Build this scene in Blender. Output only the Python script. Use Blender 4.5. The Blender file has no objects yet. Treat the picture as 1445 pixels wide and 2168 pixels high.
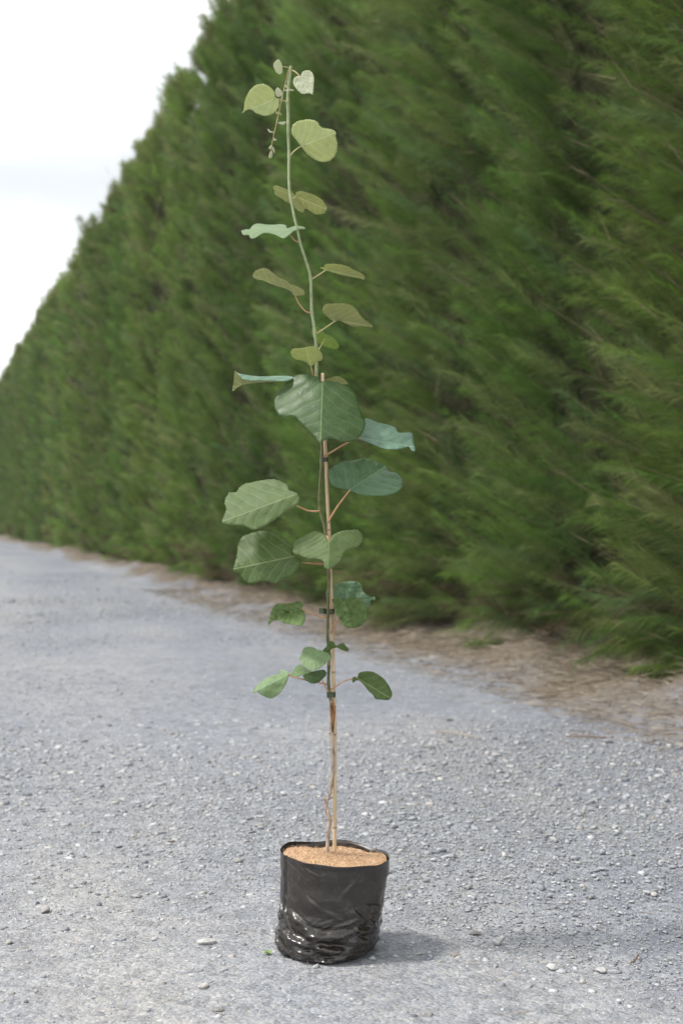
import bpy, bmesh, math, random
import numpy as np
from mathutils import Vector, noise as mnoise
from mathutils.geometry import delaunay_2d_cdt

random.seed(7)
rng = np.random.default_rng(11)
R = math.radians
scene = bpy.context.scene
COL = scene.collection

# ------------------------------------------------------------------ camera
CAM_H = 0.826          # lens height above the gravel
PLANT_Y = 2.68         # distance to the plant
FPX = 3011.0           # 50 mm lens on a 36 mm high frame, 2168 px
cam_d = bpy.data.cameras.new("camera")
cam = bpy.data.objects.new("camera", cam_d)
COL.objects.link(cam)
cam.location = (0, 0, CAM_H)
cam.rotation_euler = (R(90), 0, 0)
cam_d.sensor_fit = 'VERTICAL'
cam_d.sensor_height = 36.0
cam_d.sensor_width = 24.0
cam_d.lens = 50.0
cam_d.clip_start = 0.05
cam_d.clip_end = 2000
cam_d.dof.use_dof = True
cam_d.dof.focus_distance = PLANT_Y
cam_d.dof.aperture_fstop = 4.8
scene.camera = cam

# ------------------------------------------------------------------ light
SUN_EL = 57.0
world = bpy.data.worlds.new("World")
scene.world = world
world.use_nodes = True
wt = world.node_tree
wt.nodes.clear()
w_out = wt.nodes.new('ShaderNodeOutputWorld')
w_bg = wt.nodes.new('ShaderNodeBackground')
w_bg.inputs['Strength'].default_value = 0.1
w_sky = wt.nodes.new('ShaderNodeTexSky')
w_sky.sky_type = 'NISHITA'
w_sky.sun_disc = False
w_sky.sun_elevation = R(SUN_EL)
w_sky.sun_rotation = R(270)
w_tc = wt.nodes.new('ShaderNodeTexCoord')
w_map = wt.nodes.new('ShaderNodeMapping')
w_map.inputs['Scale'].default_value = (1.0, 1.0, 4.0)
w_map.inputs['Location'].default_value = (0.3, 0.0, 0.35)
w_n = wt.nodes.new('ShaderNodeTexNoise')
w_n.inputs['Scale'].default_value = 2.2
w_n.inputs['Detail'].default_value = 4.0
w_n.inputs['Roughness'].default_value = 0.5
w_ramp = wt.nodes.new('ShaderNodeValToRGB')
w_ramp.color_ramp.elements[0].position = 0.35
w_ramp.color_ramp.elements[0].color = (0.72, 0.74, 0.76, 1)
w_ramp.color_ramp.elements[1].position = 0.56
w_ramp.color_ramp.elements[1].color = (0.99, 0.995, 1.0, 1)
w_gain = wt.nodes.new('ShaderNodeVectorMath')
w_gain.operation = 'SCALE'
w_gain.inputs['Scale'].default_value = 8.6
w_mix = wt.nodes.new('ShaderNodeMix')
w_mix.data_type = 'RGBA'
w_mix.clamp_factor = True
w_mix.inputs[0].default_value = 0.9
L = wt.links.new
L(w_tc.outputs['Generated'], w_map.inputs['Vector'])
L(w_map.outputs[0], w_n.inputs['Vector'])
L(w_n.outputs['Fac'], w_ramp.inputs[0])
L(w_ramp.outputs[0], w_gain.inputs[0])
L(w_sky.outputs[0], w_mix.inputs[6])
w_sep = wt.nodes.new('ShaderNodeSeparateXYZ')
L(w_tc.outputs['Generated'], w_sep.inputs[0])
def w_mr(v, a, b, c, d):
    nd = wt.nodes.new('ShaderNodeMapRange'); nd.interpolation_type = 'SMOOTHSTEP'
    L(v, nd.inputs[0])
    for i_, x_ in enumerate((a, b, c, d)):
        nd.inputs[1 + i_].default_value = x_
    return nd.outputs[0]
w_n2 = wt.nodes.new('ShaderNodeTexNoise'); w_n2.inputs['Scale'].default_value = 5.0; w_n2.inputs['Detail'].default_value = 3.0
L(w_map.outputs[0], w_n2.inputs['Vector'])
w_zz = wt.nodes.new('ShaderNodeMath'); w_zz.operation = 'MULTIPLY_ADD'
L(w_n2.outputs['Fac'], w_zz.inputs[0]); w_zz.inputs[1].default_value = 0.10; L(w_sep.outputs[2], w_zz.inputs[2])
w_b1 = w_mr(w_zz.outputs[0], 0.20, 0.275, 0.0, 1.0)
w_b2 = w_mr(w_zz.outputs[0], 0.265, 0.40, 1.0, 0.0)
w_bm = wt.nodes.new('ShaderNodeMath'); w_bm.operation = 'MULTIPLY'
L(w_b1, w_bm.inputs[0]); L(w_b2, w_bm.inputs[1])
w_bank = wt.nodes.new('ShaderNodeMix'); w_bank.data_type = 'RGBA'
L(w_bm.outputs[0], w_bank.inputs[0]); L(w_gain.outputs[0], w_bank.inputs[6]); w_bank.inputs[7].default_value = (5.0, 5.14, 5.24, 1)
L(w_bank.outputs[2], w_mix.inputs[7])
L(w_mix.outputs[2], w_bg.inputs['Color'])
L(w_bg.outputs[0], w_out.inputs['Surface'])

sun_d = bpy.data.lights.new("sun", 'SUN')
sun_d.energy = 2.0
sun_d.angle = R(9.0)
sun_d.color = (1.0, 0.95, 0.88)
sun = bpy.data.objects.new("sun", sun_d)
COL.objects.link(sun)
sun.location = (-5, 0, 8)
sun.rotation_euler = Vector((math.cos(R(SUN_EL)), 0.09, -math.sin(R(SUN_EL)))).to_track_quat('-Z', 'Y').to_euler()

scene.render.engine = 'CYCLES'
scene.cycles.use_denoising = True
scene.cycles.use_adaptive_sampling = True
scene.cycles.max_bounces = 7
scene.cycles.transparent_max_bounces = 4
scene.view_settings.view_transform = 'Standard'
scene.view_settings.look = 'None'
scene.view_settings.exposure = 0.93
scene.view_settings.gamma = 1.0

# ------------------------------------------------------------------ helpers
def lin(r, g, b):
    def f(c):
        c /= 255.0
        return c / 12.92 if c <= 0.04045 else ((c + 0.055) / 1.055) ** 2.4
    return (f(r), f(g), f(b), 1.0)

class NT:
    """tiny node-tree helper"""
    def __init__(self, name):
        self.m = bpy.data.materials.new(name)
        self.m.use_nodes = True
        self.t = self.m.node_tree
        self.t.nodes.clear()
        self.out = self.n('ShaderNodeOutputMaterial')
    def n(self, kind, **kw):
        nd = self.t.nodes.new(kind)
        for k, v in kw.items():
            setattr(nd, k, v)
        return nd
    def l(self, a, b):
        self.t.links.new(a, b)
    def put(self, v, sock):
        if isinstance(v, bpy.types.NodeSocket):
            self.l(v, sock)
        else:
            sock.default_value = v
    def math(self, op, a, b=0.0, c=None):
        nd = self.n('ShaderNodeMath', operation=op)
        self.put(a, nd.inputs[0]); self.put(b, nd.inputs[1])
        if c is not None:
            self.put(c, nd.inputs[2])
        return nd.outputs[0]
    def mix(self, f, a, b, blend='MIX'):
        nd = self.n('ShaderNodeMix', data_type='RGBA', blend_type=blend)
        self.put(f, nd.inputs[0]); self.put(a, nd.inputs[6]); self.put(b, nd.inputs[7])
        return nd.outputs[2]
    def noise(self, vec, scale, detail=3.0, rough=0.55):
        nd = self.n('ShaderNodeTexNoise')
        if vec is not None:
            self.l(vec, nd.inputs['Vector'])
        nd.inputs['Scale'].default_value = scale
        nd.inputs['Detail'].default_value = detail
        nd.inputs['Roughness'].default_value = rough
        return nd
    def ramp(self, fac, stops):
        nd = self.n('ShaderNodeValToRGB')
        e = nd.color_ramp.elements
        while len(e) < len(stops):
            e.new(0.5)
        for i, (p, c) in enumerate(stops):
            e[i].position = p
            e[i].color = c if len(c) == 4 else (*c, 1)
        self.put(fac, nd.inputs[0])
        return nd.outputs[0]
    def maprange(self, v, a, b, c=0.0, d=1.0, smooth=True):
        nd = self.n('ShaderNodeMapRange')
        nd.interpolation_type = 'SMOOTHSTEP' if smooth else 'LINEAR'
        self.put(v, nd.inputs[0])
        for i, x in enumerate((a, b, c, d)):
            nd.inputs[1 + i].default_value = x
        return nd.outputs[0]
    def bump(self, h, strength=0.3, dist=0.01):
        nd = self.n('ShaderNodeBump')
        nd.inputs['Strength'].default_value = strength
        nd.inputs['Distance'].default_value = dist
        self.l(h, nd.inputs['Height'])
        return nd.outputs[0]
    def bsdf(self, color, rough=0.6, spec=0.5, normal=None, trans=0.0, trans_color=None, sheen=0.0, coat=0.0):
        p = self.n('ShaderNodeBsdfPrincipled')
        self.put(color, p.inputs['Base Color'])
        self.put(rough, p.inputs['Roughness'])
        self.put(spec, p.inputs['Specular IOR Level'])
        if sheen:
            p.inputs['Sheen Weight'].default_value = sheen
            p.inputs['Sheen Roughness'].default_value = 0.5
        if coat:
            p.inputs['Coat Weight'].default_value = coat
            p.inputs['Coat Roughness'].default_value = 0.25
        if normal is not None:
            self.l(normal, p.inputs['Normal'])
        o = p.outputs[0]
        if trans:
            tr = self.n('ShaderNodeBsdfTranslucent')
            self.put(trans_color if trans_color is not None else color, tr.inputs['Color'])
            mx = self.n('ShaderNodeMixShader')
            mx.inputs[0].default_value = trans
            self.l(o, mx.inputs[1]); self.l(tr.outputs[0], mx.inputs[2])
            o = mx.outputs[0]
        self.l(o, self.out.inputs['Surface'])
        return self.m

def mesh_obj(name, verts, faces, mats, parent=None, smooth=True, colors=None, mat_idx=None, uv=None):
    """faces: (M,3) or (M,4) int array, or a list of index lists"""
    me = bpy.data.meshes.new(name)
    verts = np.asarray(verts, dtype=np.float32)
    if isinstance(faces, np.ndarray):
        k = faces.shape[1]
        me.vertices.add(len(verts))
        me.vertices.foreach_set('co', verts.ravel())
        me.loops.add(faces.size)
        me.loops.foreach_set('vertex_index', faces.astype(np.int32).ravel())
        me.polygons.add(len(faces))
        me.polygons.foreach_set('loop_start', np.arange(0, faces.size, k, dtype=np.int32))
        try:
            me.polygons.foreach_set('loop_total', np.full(len(faces), k, dtype=np.int32))
        except Exception:
            pass
    else:
        me.from_pydata([tuple(map(float, v)) for v in verts], [], [tuple(map(int, f)) for f in faces])
    me.update(calc_edges=True)
    if smooth:
        me.polygons.foreach_set('use_smooth', np.ones(len(me.polygons), dtype=bool))
    if mat_idx is not None:
        me.polygons.foreach_set('material_index', np.asarray(mat_idx, dtype=np.int32))
    if colors is not None:
        ca = me.color_attributes.new('Col', 'FLOAT_COLOR', 'POINT')
        c4 = np.ones((len(verts), 4), dtype=np.float32)
        c4[:, :3] = colors
        ca.data.foreach_set('color', c4.ravel())
    if uv is not None:
        ul = me.uv_layers.new(name='UVMap')
        vi = np.empty(len(me.loops), dtype=np.int32)
        me.loops.foreach_get('vertex_index', vi)
        ul.data.foreach_set('uv', np.asarray(uv, dtype=np.float32)[vi].ravel())
    me.validate()
    me.update()
    for m in (mats if isinstance(mats, (list, tuple)) else [mats]):
        me.materials.append(m)
    o = bpy.data.objects.new(name, me)
    COL.objects.link(o)
    if parent is not None:
        o.parent = parent
        o.matrix_parent_inverse = parent.matrix_world.inverted() if False else o.matrix_parent_inverse
        o.location = -Vector(parent.location) if parent.parent is None else Vector((0, 0, 0))
    return o

def thing(name, label, cat, loc, group=None):
    o = bpy.data.objects.new(name, None)
    COL.objects.link(o)
    o.location = loc
    o.empty_display_size = 0.1
    tag(o, label, cat, group)
    return o

def tag(o, label=None, cat=None, group=None, kind=None):
    if label: o['label'] = label
    if cat: o['category'] = cat
    if group: o['group'] = group
    if kind: o['kind'] = kind
    return o

def tube(pts, radii, seg=8, bumps=0.0):
    """verts, quads of a swept tube with capped ends"""
    pts = [Vector(p) for p in pts]
    n = len(pts)
    vs, fs = [], []
    up = Vector((0, 1, 0))
    for i, p in enumerate(pts):
        t = (pts[min(i + 1, n - 1)] - pts[max(i - 1, 0)]).normalized()
        a = t.cross(up)
        if a.length < 1e-4:
            a = t.cross(Vector((1, 0, 0)))
        a.normalize()
        b = t.cross(a).normalized()
        for k in range(seg):
            ang = 2 * math.pi * k / seg
            r = radii[i]
            if bumps:
                r *= 1 + bumps * mnoise.noise(Vector((p.x * 160 + k * 1.3, p.y * 160, p.z * 130)))
            vs.append(p + (a * math.cos(ang) + b * math.sin(ang)) * r)
    for i in range(n - 1):
        for k in range(seg):
            k2 = (k + 1) % seg
            fs.append((i * seg + k, i * seg + k2, (i + 1) * seg + k2, (i + 1) * seg + k))
    c0 = len(vs); vs.append(pts[0]); vs.append(pts[-1])
    for k in range(seg):
        k2 = (k + 1) % seg
        fs.append((c0, k2, k))
        fs.append((c0 + 1, (n - 1) * seg + k, (n - 1) * seg + k2))
    return vs, fs

def merge(parts):
    V, F = [], []
    for v, f in parts:
        o = len(V)
        V += list(v)
        F += [tuple(i + o for i in q) for q in f]
    return V, F

def catmull(pts, per=6, closed=False):
    P = [np.array(p, float) for p in pts]
    n = len(P)
    out = []
    rngi = range(n) if closed else range(n - 1)
    for i in rngi:
        if closed:
            p0, p1, p2, p3 = P[(i - 1) % n], P[i], P[(i + 1) % n], P[(i + 2) % n]
        else:
            p0, p1, p2, p3 = P[max(i - 1, 0)], P[i], P[i + 1], P[min(i + 2, n - 1)]
        for j in range(per):
            t = j / per
            out.append(0.5 * ((2 * p1) + (-p0 + p2) * t + (2 * p0 - 5 * p1 + 4 * p2 - p3) * t * t + (-p0 + 3 * p1 - 3 * p2 + p3) * t ** 3))
    if not closed:
        out.append(P[-1])
    return out

def at(px, py, Y=PLANT_Y):
    return Vector(((px - 722.5) / FPX * Y, Y, CAM_H - (py - 1084.0) / FPX * Y))

VIEW = {1: (460, 100, 340 / 1445), 2: (460, 520, 440 / 1445), 3: (450, 940, 440 / 1445),
        4: (500, 1210, 360 / 1445), 5: (560, 1480, 300 / 1445), 6: (540, 1740, 420 / 1445)}
def zp(z, p):
    ox, oy, s = VIEW[z]
    return (ox + p[0] * s, oy + p[1] * s)

# ------------------------------------------------------------------ materials
def mat_vertex_foliage():
    k = NT('hedge_needles')
    a = k.n('ShaderNodeAttribute', attribute_name='Col')
    return k.bsdf(a.outputs['Color'], rough=0.7, spec=0.15, trans=0.38)

def mat_vertex_simple(name, rough=0.8, spec=0.25, bump_scale=None):
    k = NT(name)
    a = k.n('ShaderNodeAttribute', attribute_name='Col')
    col = a.outputs['Color']
    nrm = None
    if bump_scale:
        tc = k.n('ShaderNodeTexCoord')
        nz = k.noise(tc.outputs['Object'], bump_scale, 4)
        nrm = k.bump(nz.outputs['Fac'], 0.5, 0.004)
        col = k.mix(1.0, col, k.ramp(nz.outputs['Fac'], [(0.3, (0.75, 0.75, 0.75)), (0.7, (1.15, 1.15, 1.15))]), 'MULTIPLY')
    return k.bsdf(col, rough=rough, spec=spec, normal=nrm)

def mat_plain(name, c1, c2, scale, rough=0.6, spec=0.4, stretch=(1, 1, 1), bump=0.0, trans=0.0, detail=4):
    k = NT(name)
    tc = k.n('ShaderNodeTexCoord')
    mp = k.n('ShaderNodeMapping')
    mp.inputs['Scale'].default_value = stretch
    k.l(tc.outputs['Object'], mp.inputs['Vector'])
    nz = k.noise(mp.outputs[0], scale, detail)
    col = k.ramp(nz.outputs['Fac'], [(0.32, c1), (0.68, c2)])
    nrm = k.bump(nz.outputs['Fac'], bump, 0.002) if bump else None
    return k.bsdf(col, rough=rough, spec=spec, normal=nrm, trans=trans)

def mat_leaf(name, base, dark, vein, vein_amt=0.6, rough=0.5, spec=0.4, trans=0.2, trans_col=None, bump=0.35, sheen=0.0, vw=1.0):
    k = NT(name)
    uv = k.n('ShaderNodeUVMap', uv_map='UVMap')
    sx = k.n('ShaderNodeSeparateXYZ')
    # a little warp so that no vein is ruler straight
    wn = k.noise(uv.outputs[0], 1.7, 1)
    wv = k.n('ShaderNodeVectorMath', operation='MULTIPLY_ADD')
    k.l(wn.outputs['Color'], wv.inputs[0]); wv.inputs[1].default_value = (0.22, 0.22, 0); wv.inputs[2].default_value = (-0.11, -0.11, 0)
    ad = k.n('ShaderNodeVectorMath', operation='ADD')
    k.l(uv.outputs[0], ad.inputs[0]); k.l(wv.outputs[0], ad.inputs[1])
    k.l(ad.outputs[0], sx.inputs[0])
    u, v = sx.outputs[0], sx.outputs[1]
    sv = k.n('ShaderNodeSeparateXYZ'); k.l(uv.outputs[0], sv.inputs[0])
    av0 = k.math('ABSOLUTE', sv.outputs[1])
    av = k.math('ABSOLUTE', v)
    mid = k.maprange(av0, 0.004 * vw, 0.012 * vw, 1.0, 0.0)
    sgn = k.math('SIGN', v)
    lat = k.math('SUBTRACT', u, k.math('MULTIPLY', k.math('POWER', av, 0.9), k.math('SUBTRACT', 1.0, k.math('MULTIPLY', sv.outputs[0], 0.45))))
    q = k.math('ADD', k.math('MULTIPLY', lat, 4.3), k.math('MULTIPLY', sgn, 0.17))
    fr = k.math('ABSOLUTE', k.math('SUBTRACT', k.math('FRACT', q), 0.5))
    sec = k.maprange(fr, 0.012 * vw, 0.040 * vw, 0.75, 0.0)
    quilt = k.maprange(fr, 0.0, 0.5, 0.0, 1.0)
    ter = k.n('ShaderNodeTexVoronoi', feature='DISTANCE_TO_EDGE')
    k.l(uv.outputs[0], ter.inputs['Vector']); ter.inputs['Scale'].default_value = 21.0
    terl = k.maprange(ter.outputs['Distance'], 0.0, 0.09, 0.26, 0.0)
    veins = k.math('MAXIMUM', k.math('MAXIMUM', mid, sec), terl)
    nz = k.noise(uv.outputs[0], 5.0, 5)
    col = k.ramp(nz.outputs['Fac'], [(0.3, dark), (0.7, base)])
    col = k.mix(k.math('MULTIPLY', veins, vein_amt), col, vein)
    # dust and pale flecks
    fl = k.noise(uv.outputs[0], 26.0, 3, 0.7)
    col = k.mix(k.maprange(fl.outputs['Fac'], 0.63, 0.75, 0.0, 0.35), col, vein)
    h = k.math('ADD', k.math('MULTIPLY', veins, -0.5), k.math('MULTIPLY', quilt, 0.45))
    h = k.math('ADD', h, k.math('MULTIPLY', fl.outputs['Fac'], 0.5))
    pk = k.noise(uv.outputs[0], 8.0, 3, 0.6)
    h = k.math('ADD', h, k.math('MULTIPLY', pk.outputs['Fac'], 0.6))
    nrm = k.bump(h, bump, 0.004)
    rr = k.maprange(nz.outputs['Fac'], 0.3, 0.7, rough - 0.07, rough + 0.1)
    return k.bsdf(col, rough=rr, spec=spec, normal=nrm, trans=trans, trans_color=trans_col, sheen=sheen)

# ------------------------------------------------------------------ hedge frame
HP0 = np.array([3.38, 0.0, 0.0])
HDIR = np.array([-0.3013, 0.9535, 0.0])
HN = np.array([-0.9535, -0.3013, 0.0])       # out of the hedge, over the drive
UPV = np.array([0.0, 0.0, 1.0])

def wob(s, z, seed, f):
    r = np.random.default_rng(seed)
    out = np.zeros_like(s)
    for i in range(7):
        a = r.uniform(0, 2 * np.pi); fr = f * r.uniform(0.6, 1.7); ph = r.uniform(0, 6.28)
        out += np.sin((s * np.cos(a) + z * np.sin(a)) * fr + ph)
    return out / 7 * 1.9

def hedge_top(s):
    t = 6.72 - 0.036 * np.clip(s - 16, 0, 60) + 0.05 * wob(s, s * 0, 91, 1.6) + 0.03 * wob(s, s * 0, 92, 7)
    return t

def tree_phase(s, z):
    return s * 2 * np.pi / 2.1 + 1.0 * np.sin(s * 0.8) + 0.35 * np.sin(z * 1.3 + s)

def hedge_face(s, z):
    # outward offset of the clipped face: trees about 1.3 m apart make soft columns
    ph = tree_phase(s, z)
    col = 0.62 * (np.abs(np.cos(ph / 2)) ** 0.7 - 0.68)
    tp = hedge_top(s)
    col = col * np.clip((tp - z) / 1.2, 0.25, 1)
    f = col + 0.07 * wob(s, z, 5, 3.0) + 0.06 * wob(s, z, 6, 8.0)
    f -= 0.12 * np.clip(1 - z / 0.5, 0, 1) ** 1.5
    f -= 0.10 * np.clip(1 - (tp - z) / 0.45, 0, 1) ** 2
    return f

# ------------------------------------------------------------------ ground
def ground():
    s_ax = np.unique(np.concatenate([np.linspace(-300, 0, 8), np.arange(0, 3, 0.5), np.arange(3, 22, 0.07), np.arange(22, 70, 0.6), np.linspace(70, 700, 12)]))
    d_ax = np.unique(np.concatenate([np.linspace(-400, -1.2, 12), np.arange(-1.2, 1.0, 0.05), np.arange(1.0, 8, 0.35), np.linspace(8, 400, 14)]))
    S, D = np.meshgrid(s_ax, d_ax, indexing='ij')
    edge = np.clip((0.55 - D) / 0.5, 0, 1)
    edge = edge * edge * (3 - 2 * edge)
    Z = edge * (0.05 + 0.06 * wob(S, D, 21, 3.2) + 0.035 * wob(S, D, 22, 11.0) + 0.018 * wob(S, D, 23, 30.0))
    near = np.clip(1 - np.abs(S - 6.0) / 2.2, 0, 1)
    Z += edge * near * 0.05
    inr = (S > 1) & (S < 40) & (D < 8) & (D > 0.3)
    Z += np.where(inr, 0.004 * wob(S, D, 25, 2.0) * np.clip((D - 0.3) / 0.5, 0, 1) * np.clip((np.abs(D - 3.2) - 0.35) / 0.5, 0, 1), 0)
    P = HP0 + S[..., None] * HDIR + D[..., None] * HN + Z[..., None] * UPV
    ns, nd = S.shape
    idx = np.arange(ns * nd).reshape(ns, nd)
    q = np.stack([idx[:-1, :-1], idx[:-1, 1:], idx[1:, 1:], idx[1:, :-1]], -1).reshape(-1, 4)
    k = NT('gravel_ground')
    geo = k.n('ShaderNodeNewGeometry')
    pos = geo.outputs['Position']
    dd = k.n('ShaderNodeVectorMath', operation='DOT_PRODUCT')
    sb = k.n('ShaderNodeVectorMath', operation='SUBTRACT')
    k.l(pos, sb.inputs[0]); sb.inputs[1].default_value = tuple(HP0)
    k.l(sb.outputs[0], dd.inputs[0]); dd.inputs[1].default_value = tuple(HN)
    d = dd.outputs['Value']
    ds = k.n('ShaderNodeVectorMath', operation='DOT_PRODUCT')
    k.l(sb.outputs[0], ds.inputs[0]); ds.inputs[1].default_value = tuple(HDIR)
    cmb = k.n('ShaderNodeCombineXYZ'); k.l(ds.outputs['Value'], cmb.inputs[0]); k.l(d, cmb.inputs[1])
    mp = k.n('ShaderNodeMapping'); k.l(cmb.outputs[0], mp.inputs['Vector']); mp.inputs['Scale'].default_value = (0.35, 1.0, 1.0)
    big = k.noise(mp.outputs[0], 1.1, 4, 0.55)
    grit = k.noise(pos, 260.0, 3, 0.7)
    vor = k.n('ShaderNodeTexVoronoi'); k.l(pos, vor.inputs['Vector']); vor.inputs['Scale'].default_value = 120.0
    vor2 = k.n('ShaderNodeTexVoronoi'); k.l(pos, vor2.inputs['Vector']); vor2.inputs['Scale'].default_value = 260.0
    sc = k.n('ShaderNodeSeparateColor'); k.l(vor.outputs['Color'], sc.inputs[0])
    sc2 = k.n('ShaderNodeSeparateColor'); k.l(vor2.outputs['Color'], sc2.inputs[0])
    stone = k.ramp(sc.outputs[0], [(0.0, (0.26, 0.27, 0.29)), (0.35, (0.42, 0.43, 0.455)), (0.7, (0.50, 0.51, 0.53)), (0.9, (0.52, 0.49, 0.45)), (1.0, (0.70, 0.70, 0.70))])
    fine = k.ramp(sc2.outputs[0], [(0.0, (0.30, 0.30, 0.31)), (0.5, (0.46, 0.46, 0.465)), (0.85, (0.52, 0.49, 0.44)), (1.0, (0.66, 0.66, 0.65))])
    base = k.mix(k.maprange(grit.outputs['Fac'], 0.4, 0.6), stone, fine)
    vor3 = k.n('ShaderNodeTexVoronoi'); k.l(pos, vor3.inputs['Vector']); vor3.inputs['Scale'].default_value = 38.0
    sc3 = k.n('ShaderNodeSeparateColor'); k.l(vor3.outputs['Color'], sc3.inputs[0])
    base = k.mix(1.0, base, k.ramp(sc3.outputs[0], [(0.0, (0.80, 0.805, 0.815)), (0.5, (0.98, 0.98, 0.985)), (1.0, (1.13, 1.125, 1.12))]), 'MULTIPLY')
    pat = k.noise(pos, 6.0, 6, 0.72)
    base = k.mix(1.0, base, k.ramp(pat.outputs['Fac'], [(0.34, (0.88, 0.88, 0.89)), (0.5, (1.0, 1.0, 1.0)), (0.66, (1.07, 1.06, 1.04))]), 'MULTIPLY')
    tone = k.ramp(big.outputs['Fac'], [(0.3, (0.80, 0.83, 0.89)), (0.52, (0.97, 0.98, 1.0)), (0.7, (1.12, 1.09, 1.04))])
    base = k.mix(1.0, base, tone, 'MULTIPLY')
    # litter of dead needles along the foot of the hedge
    ln = k.noise(mp.outputs[0], 3.2, 5, 0.65)
    dl = k.math('ADD', d, k.math('MULTIPLY', k.math('SUBTRACT', ln.outputs['Fac'], 0.5), 1.3))
    thr = k.maprange(ds.outputs['Value'], 6.0, 16.0, 0.0, 0.20)
    dl = k.math('ADD', dl, thr)
    lit = k.maprange(dl, 0.20, 0.66, 1.0, 0.0)
    mp2 = k.n('ShaderNodeMapping'); k.l(pos, mp2.inputs['Vector']); mp2.inputs['Scale'].default_value = (5, 20, 20); mp2.inputs['Rotation'].default_value = (0, 0, 0.4)
    fib = k.noise(mp2.outputs[0], 3.5, 6, 0.7)
    litc = k.ramp(fib.outputs['Fac'], [(0.28, (0.055, 0.043, 0.032)), (0.5, (0.155, 0.129, 0.10)), (0.72, (0.28, 0.24, 0.19))])
    # a thin dusting of needles further out
    dust = k.math('MULTIPLY', k.maprange(d, 0.3, 2.0, 1.0, 0.05), k.maprange(k.noise(pos, 5.0, 5, 0.7).outputs['Fac'], 0.50, 0.70, 0.0, 0.5))
    base = k.mix(dust, base, (0.24, 0.205, 0.165, 1))
    base = k.mix(1.0, base, (0.655, 0.675, 0.705, 1), 'MULTIPLY')
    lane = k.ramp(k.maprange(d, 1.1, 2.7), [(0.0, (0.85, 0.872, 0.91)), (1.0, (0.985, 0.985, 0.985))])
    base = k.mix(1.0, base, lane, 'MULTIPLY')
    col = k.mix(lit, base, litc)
    h = k.math('ADD', k.math('MULTIPLY', vor.outputs['Distance'], -0.8), k.math('ADD', k.math('MULTIPLY', grit.outputs['Fac'], 0.5), k.math('MULTIPLY', fib.outputs['Fac'], 0.3)))
    nrm = k.bump(h, 0.8, 0.005)
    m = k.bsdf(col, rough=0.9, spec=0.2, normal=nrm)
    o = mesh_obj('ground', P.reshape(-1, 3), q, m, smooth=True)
    tag(o, kind='structure')
ground()

# ------------------------------------------------------------------ loose gravel
ICO_V = None
def ico():
    t = (1 + 5 ** .5) / 2
    v = np.array([(-1, t, 0), (1, t, 0), (-1, -t, 0), (1, -t, 0), (0, -1, t), (0, 1, t), (0, -1, -t), (0, 1, -t), (t, 0, -1), (t, 0, 1), (-t, 0, -1), (-t, 0, 1)], float)
    v /= np.linalg.norm(v[0])
    f = np.array([(0, 11, 5), (0, 5, 1), (0, 1, 7), (0, 7, 10), (0, 10, 11), (1, 5, 9), (5, 11, 4), (11, 10, 2), (10, 7, 6), (7, 1, 8), (3, 9, 4), (3, 4, 2), (3, 2, 6), (3, 6, 8), (3, 8, 9), (4, 9, 5), (2, 4, 11), (6, 2, 10), (8, 6, 7), (9, 8, 1)])
    return v, f

def stone_cols(n):
    pal = np.array([(0.43, 0.43, 0.44), (0.51, 0.51, 0.515), (0.37, 0.38, 0.40), (0.59, 0.585, 0.575), (0.46, 0.43, 0.40), (0.24, 0.25, 0.27), (0.52, 0.49, 0.45), (0.66, 0.66, 0.66)])
    w = np.array([.20, .22, .14, .14, .09, .08, .08, .05])
    c = pal[rng.choice(len(pal), n, p=w / w.sum())]
    return np.minimum(c * rng.uniform(0.62, 1.04, (n, 1)) * np.array([0.97, 1.0, 1.04]), 0.52)

def stones(X, Y, size, name, mat):
    n = len(X)
    v0, f0 = ico()
    v = np.repeat(v0[None], n, 0) * rng.uniform(0.55, 1.30, (n, 12, 1))
    sc = np.stack([size * rng.uniform(0.8, 1.5, n), size * rng.uniform(0.6, 1.0, n), size * rng.uniform(0.28, 0.6, n)], -1)
    v = v * sc[:, None, :]
    tx = rng.normal(0, 0.25, n)
    cz, sz = np.cos(tx)[:, None], np.sin(tx)[:, None]
    y, z = v[..., 1] * cz - v[..., 2] * sz, v[..., 1] * sz + v[..., 2] * cz
    a = rng.uniform(0, 6.28, n)
    ca, sa = np.cos(a)[:, None], np.sin(a)[:, None]
    x = v[..., 0]
    v = np.stack([x * ca - y * sa + X[:, None], x * sa + y * ca + Y[:, None], z + (sc[:, 2] * rng.uniform(-0.25, 0.5, n))[:, None]], -1)
    f = (f0[None] + (np.arange(n) * 12)[:, None, None]).reshape(-1, 3)
    col = np.repeat(stone_cols(n), 12, 0)
    return mesh_obj(name, v.reshape(-1, 3), f, mat, smooth=False, colors=col)

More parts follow.
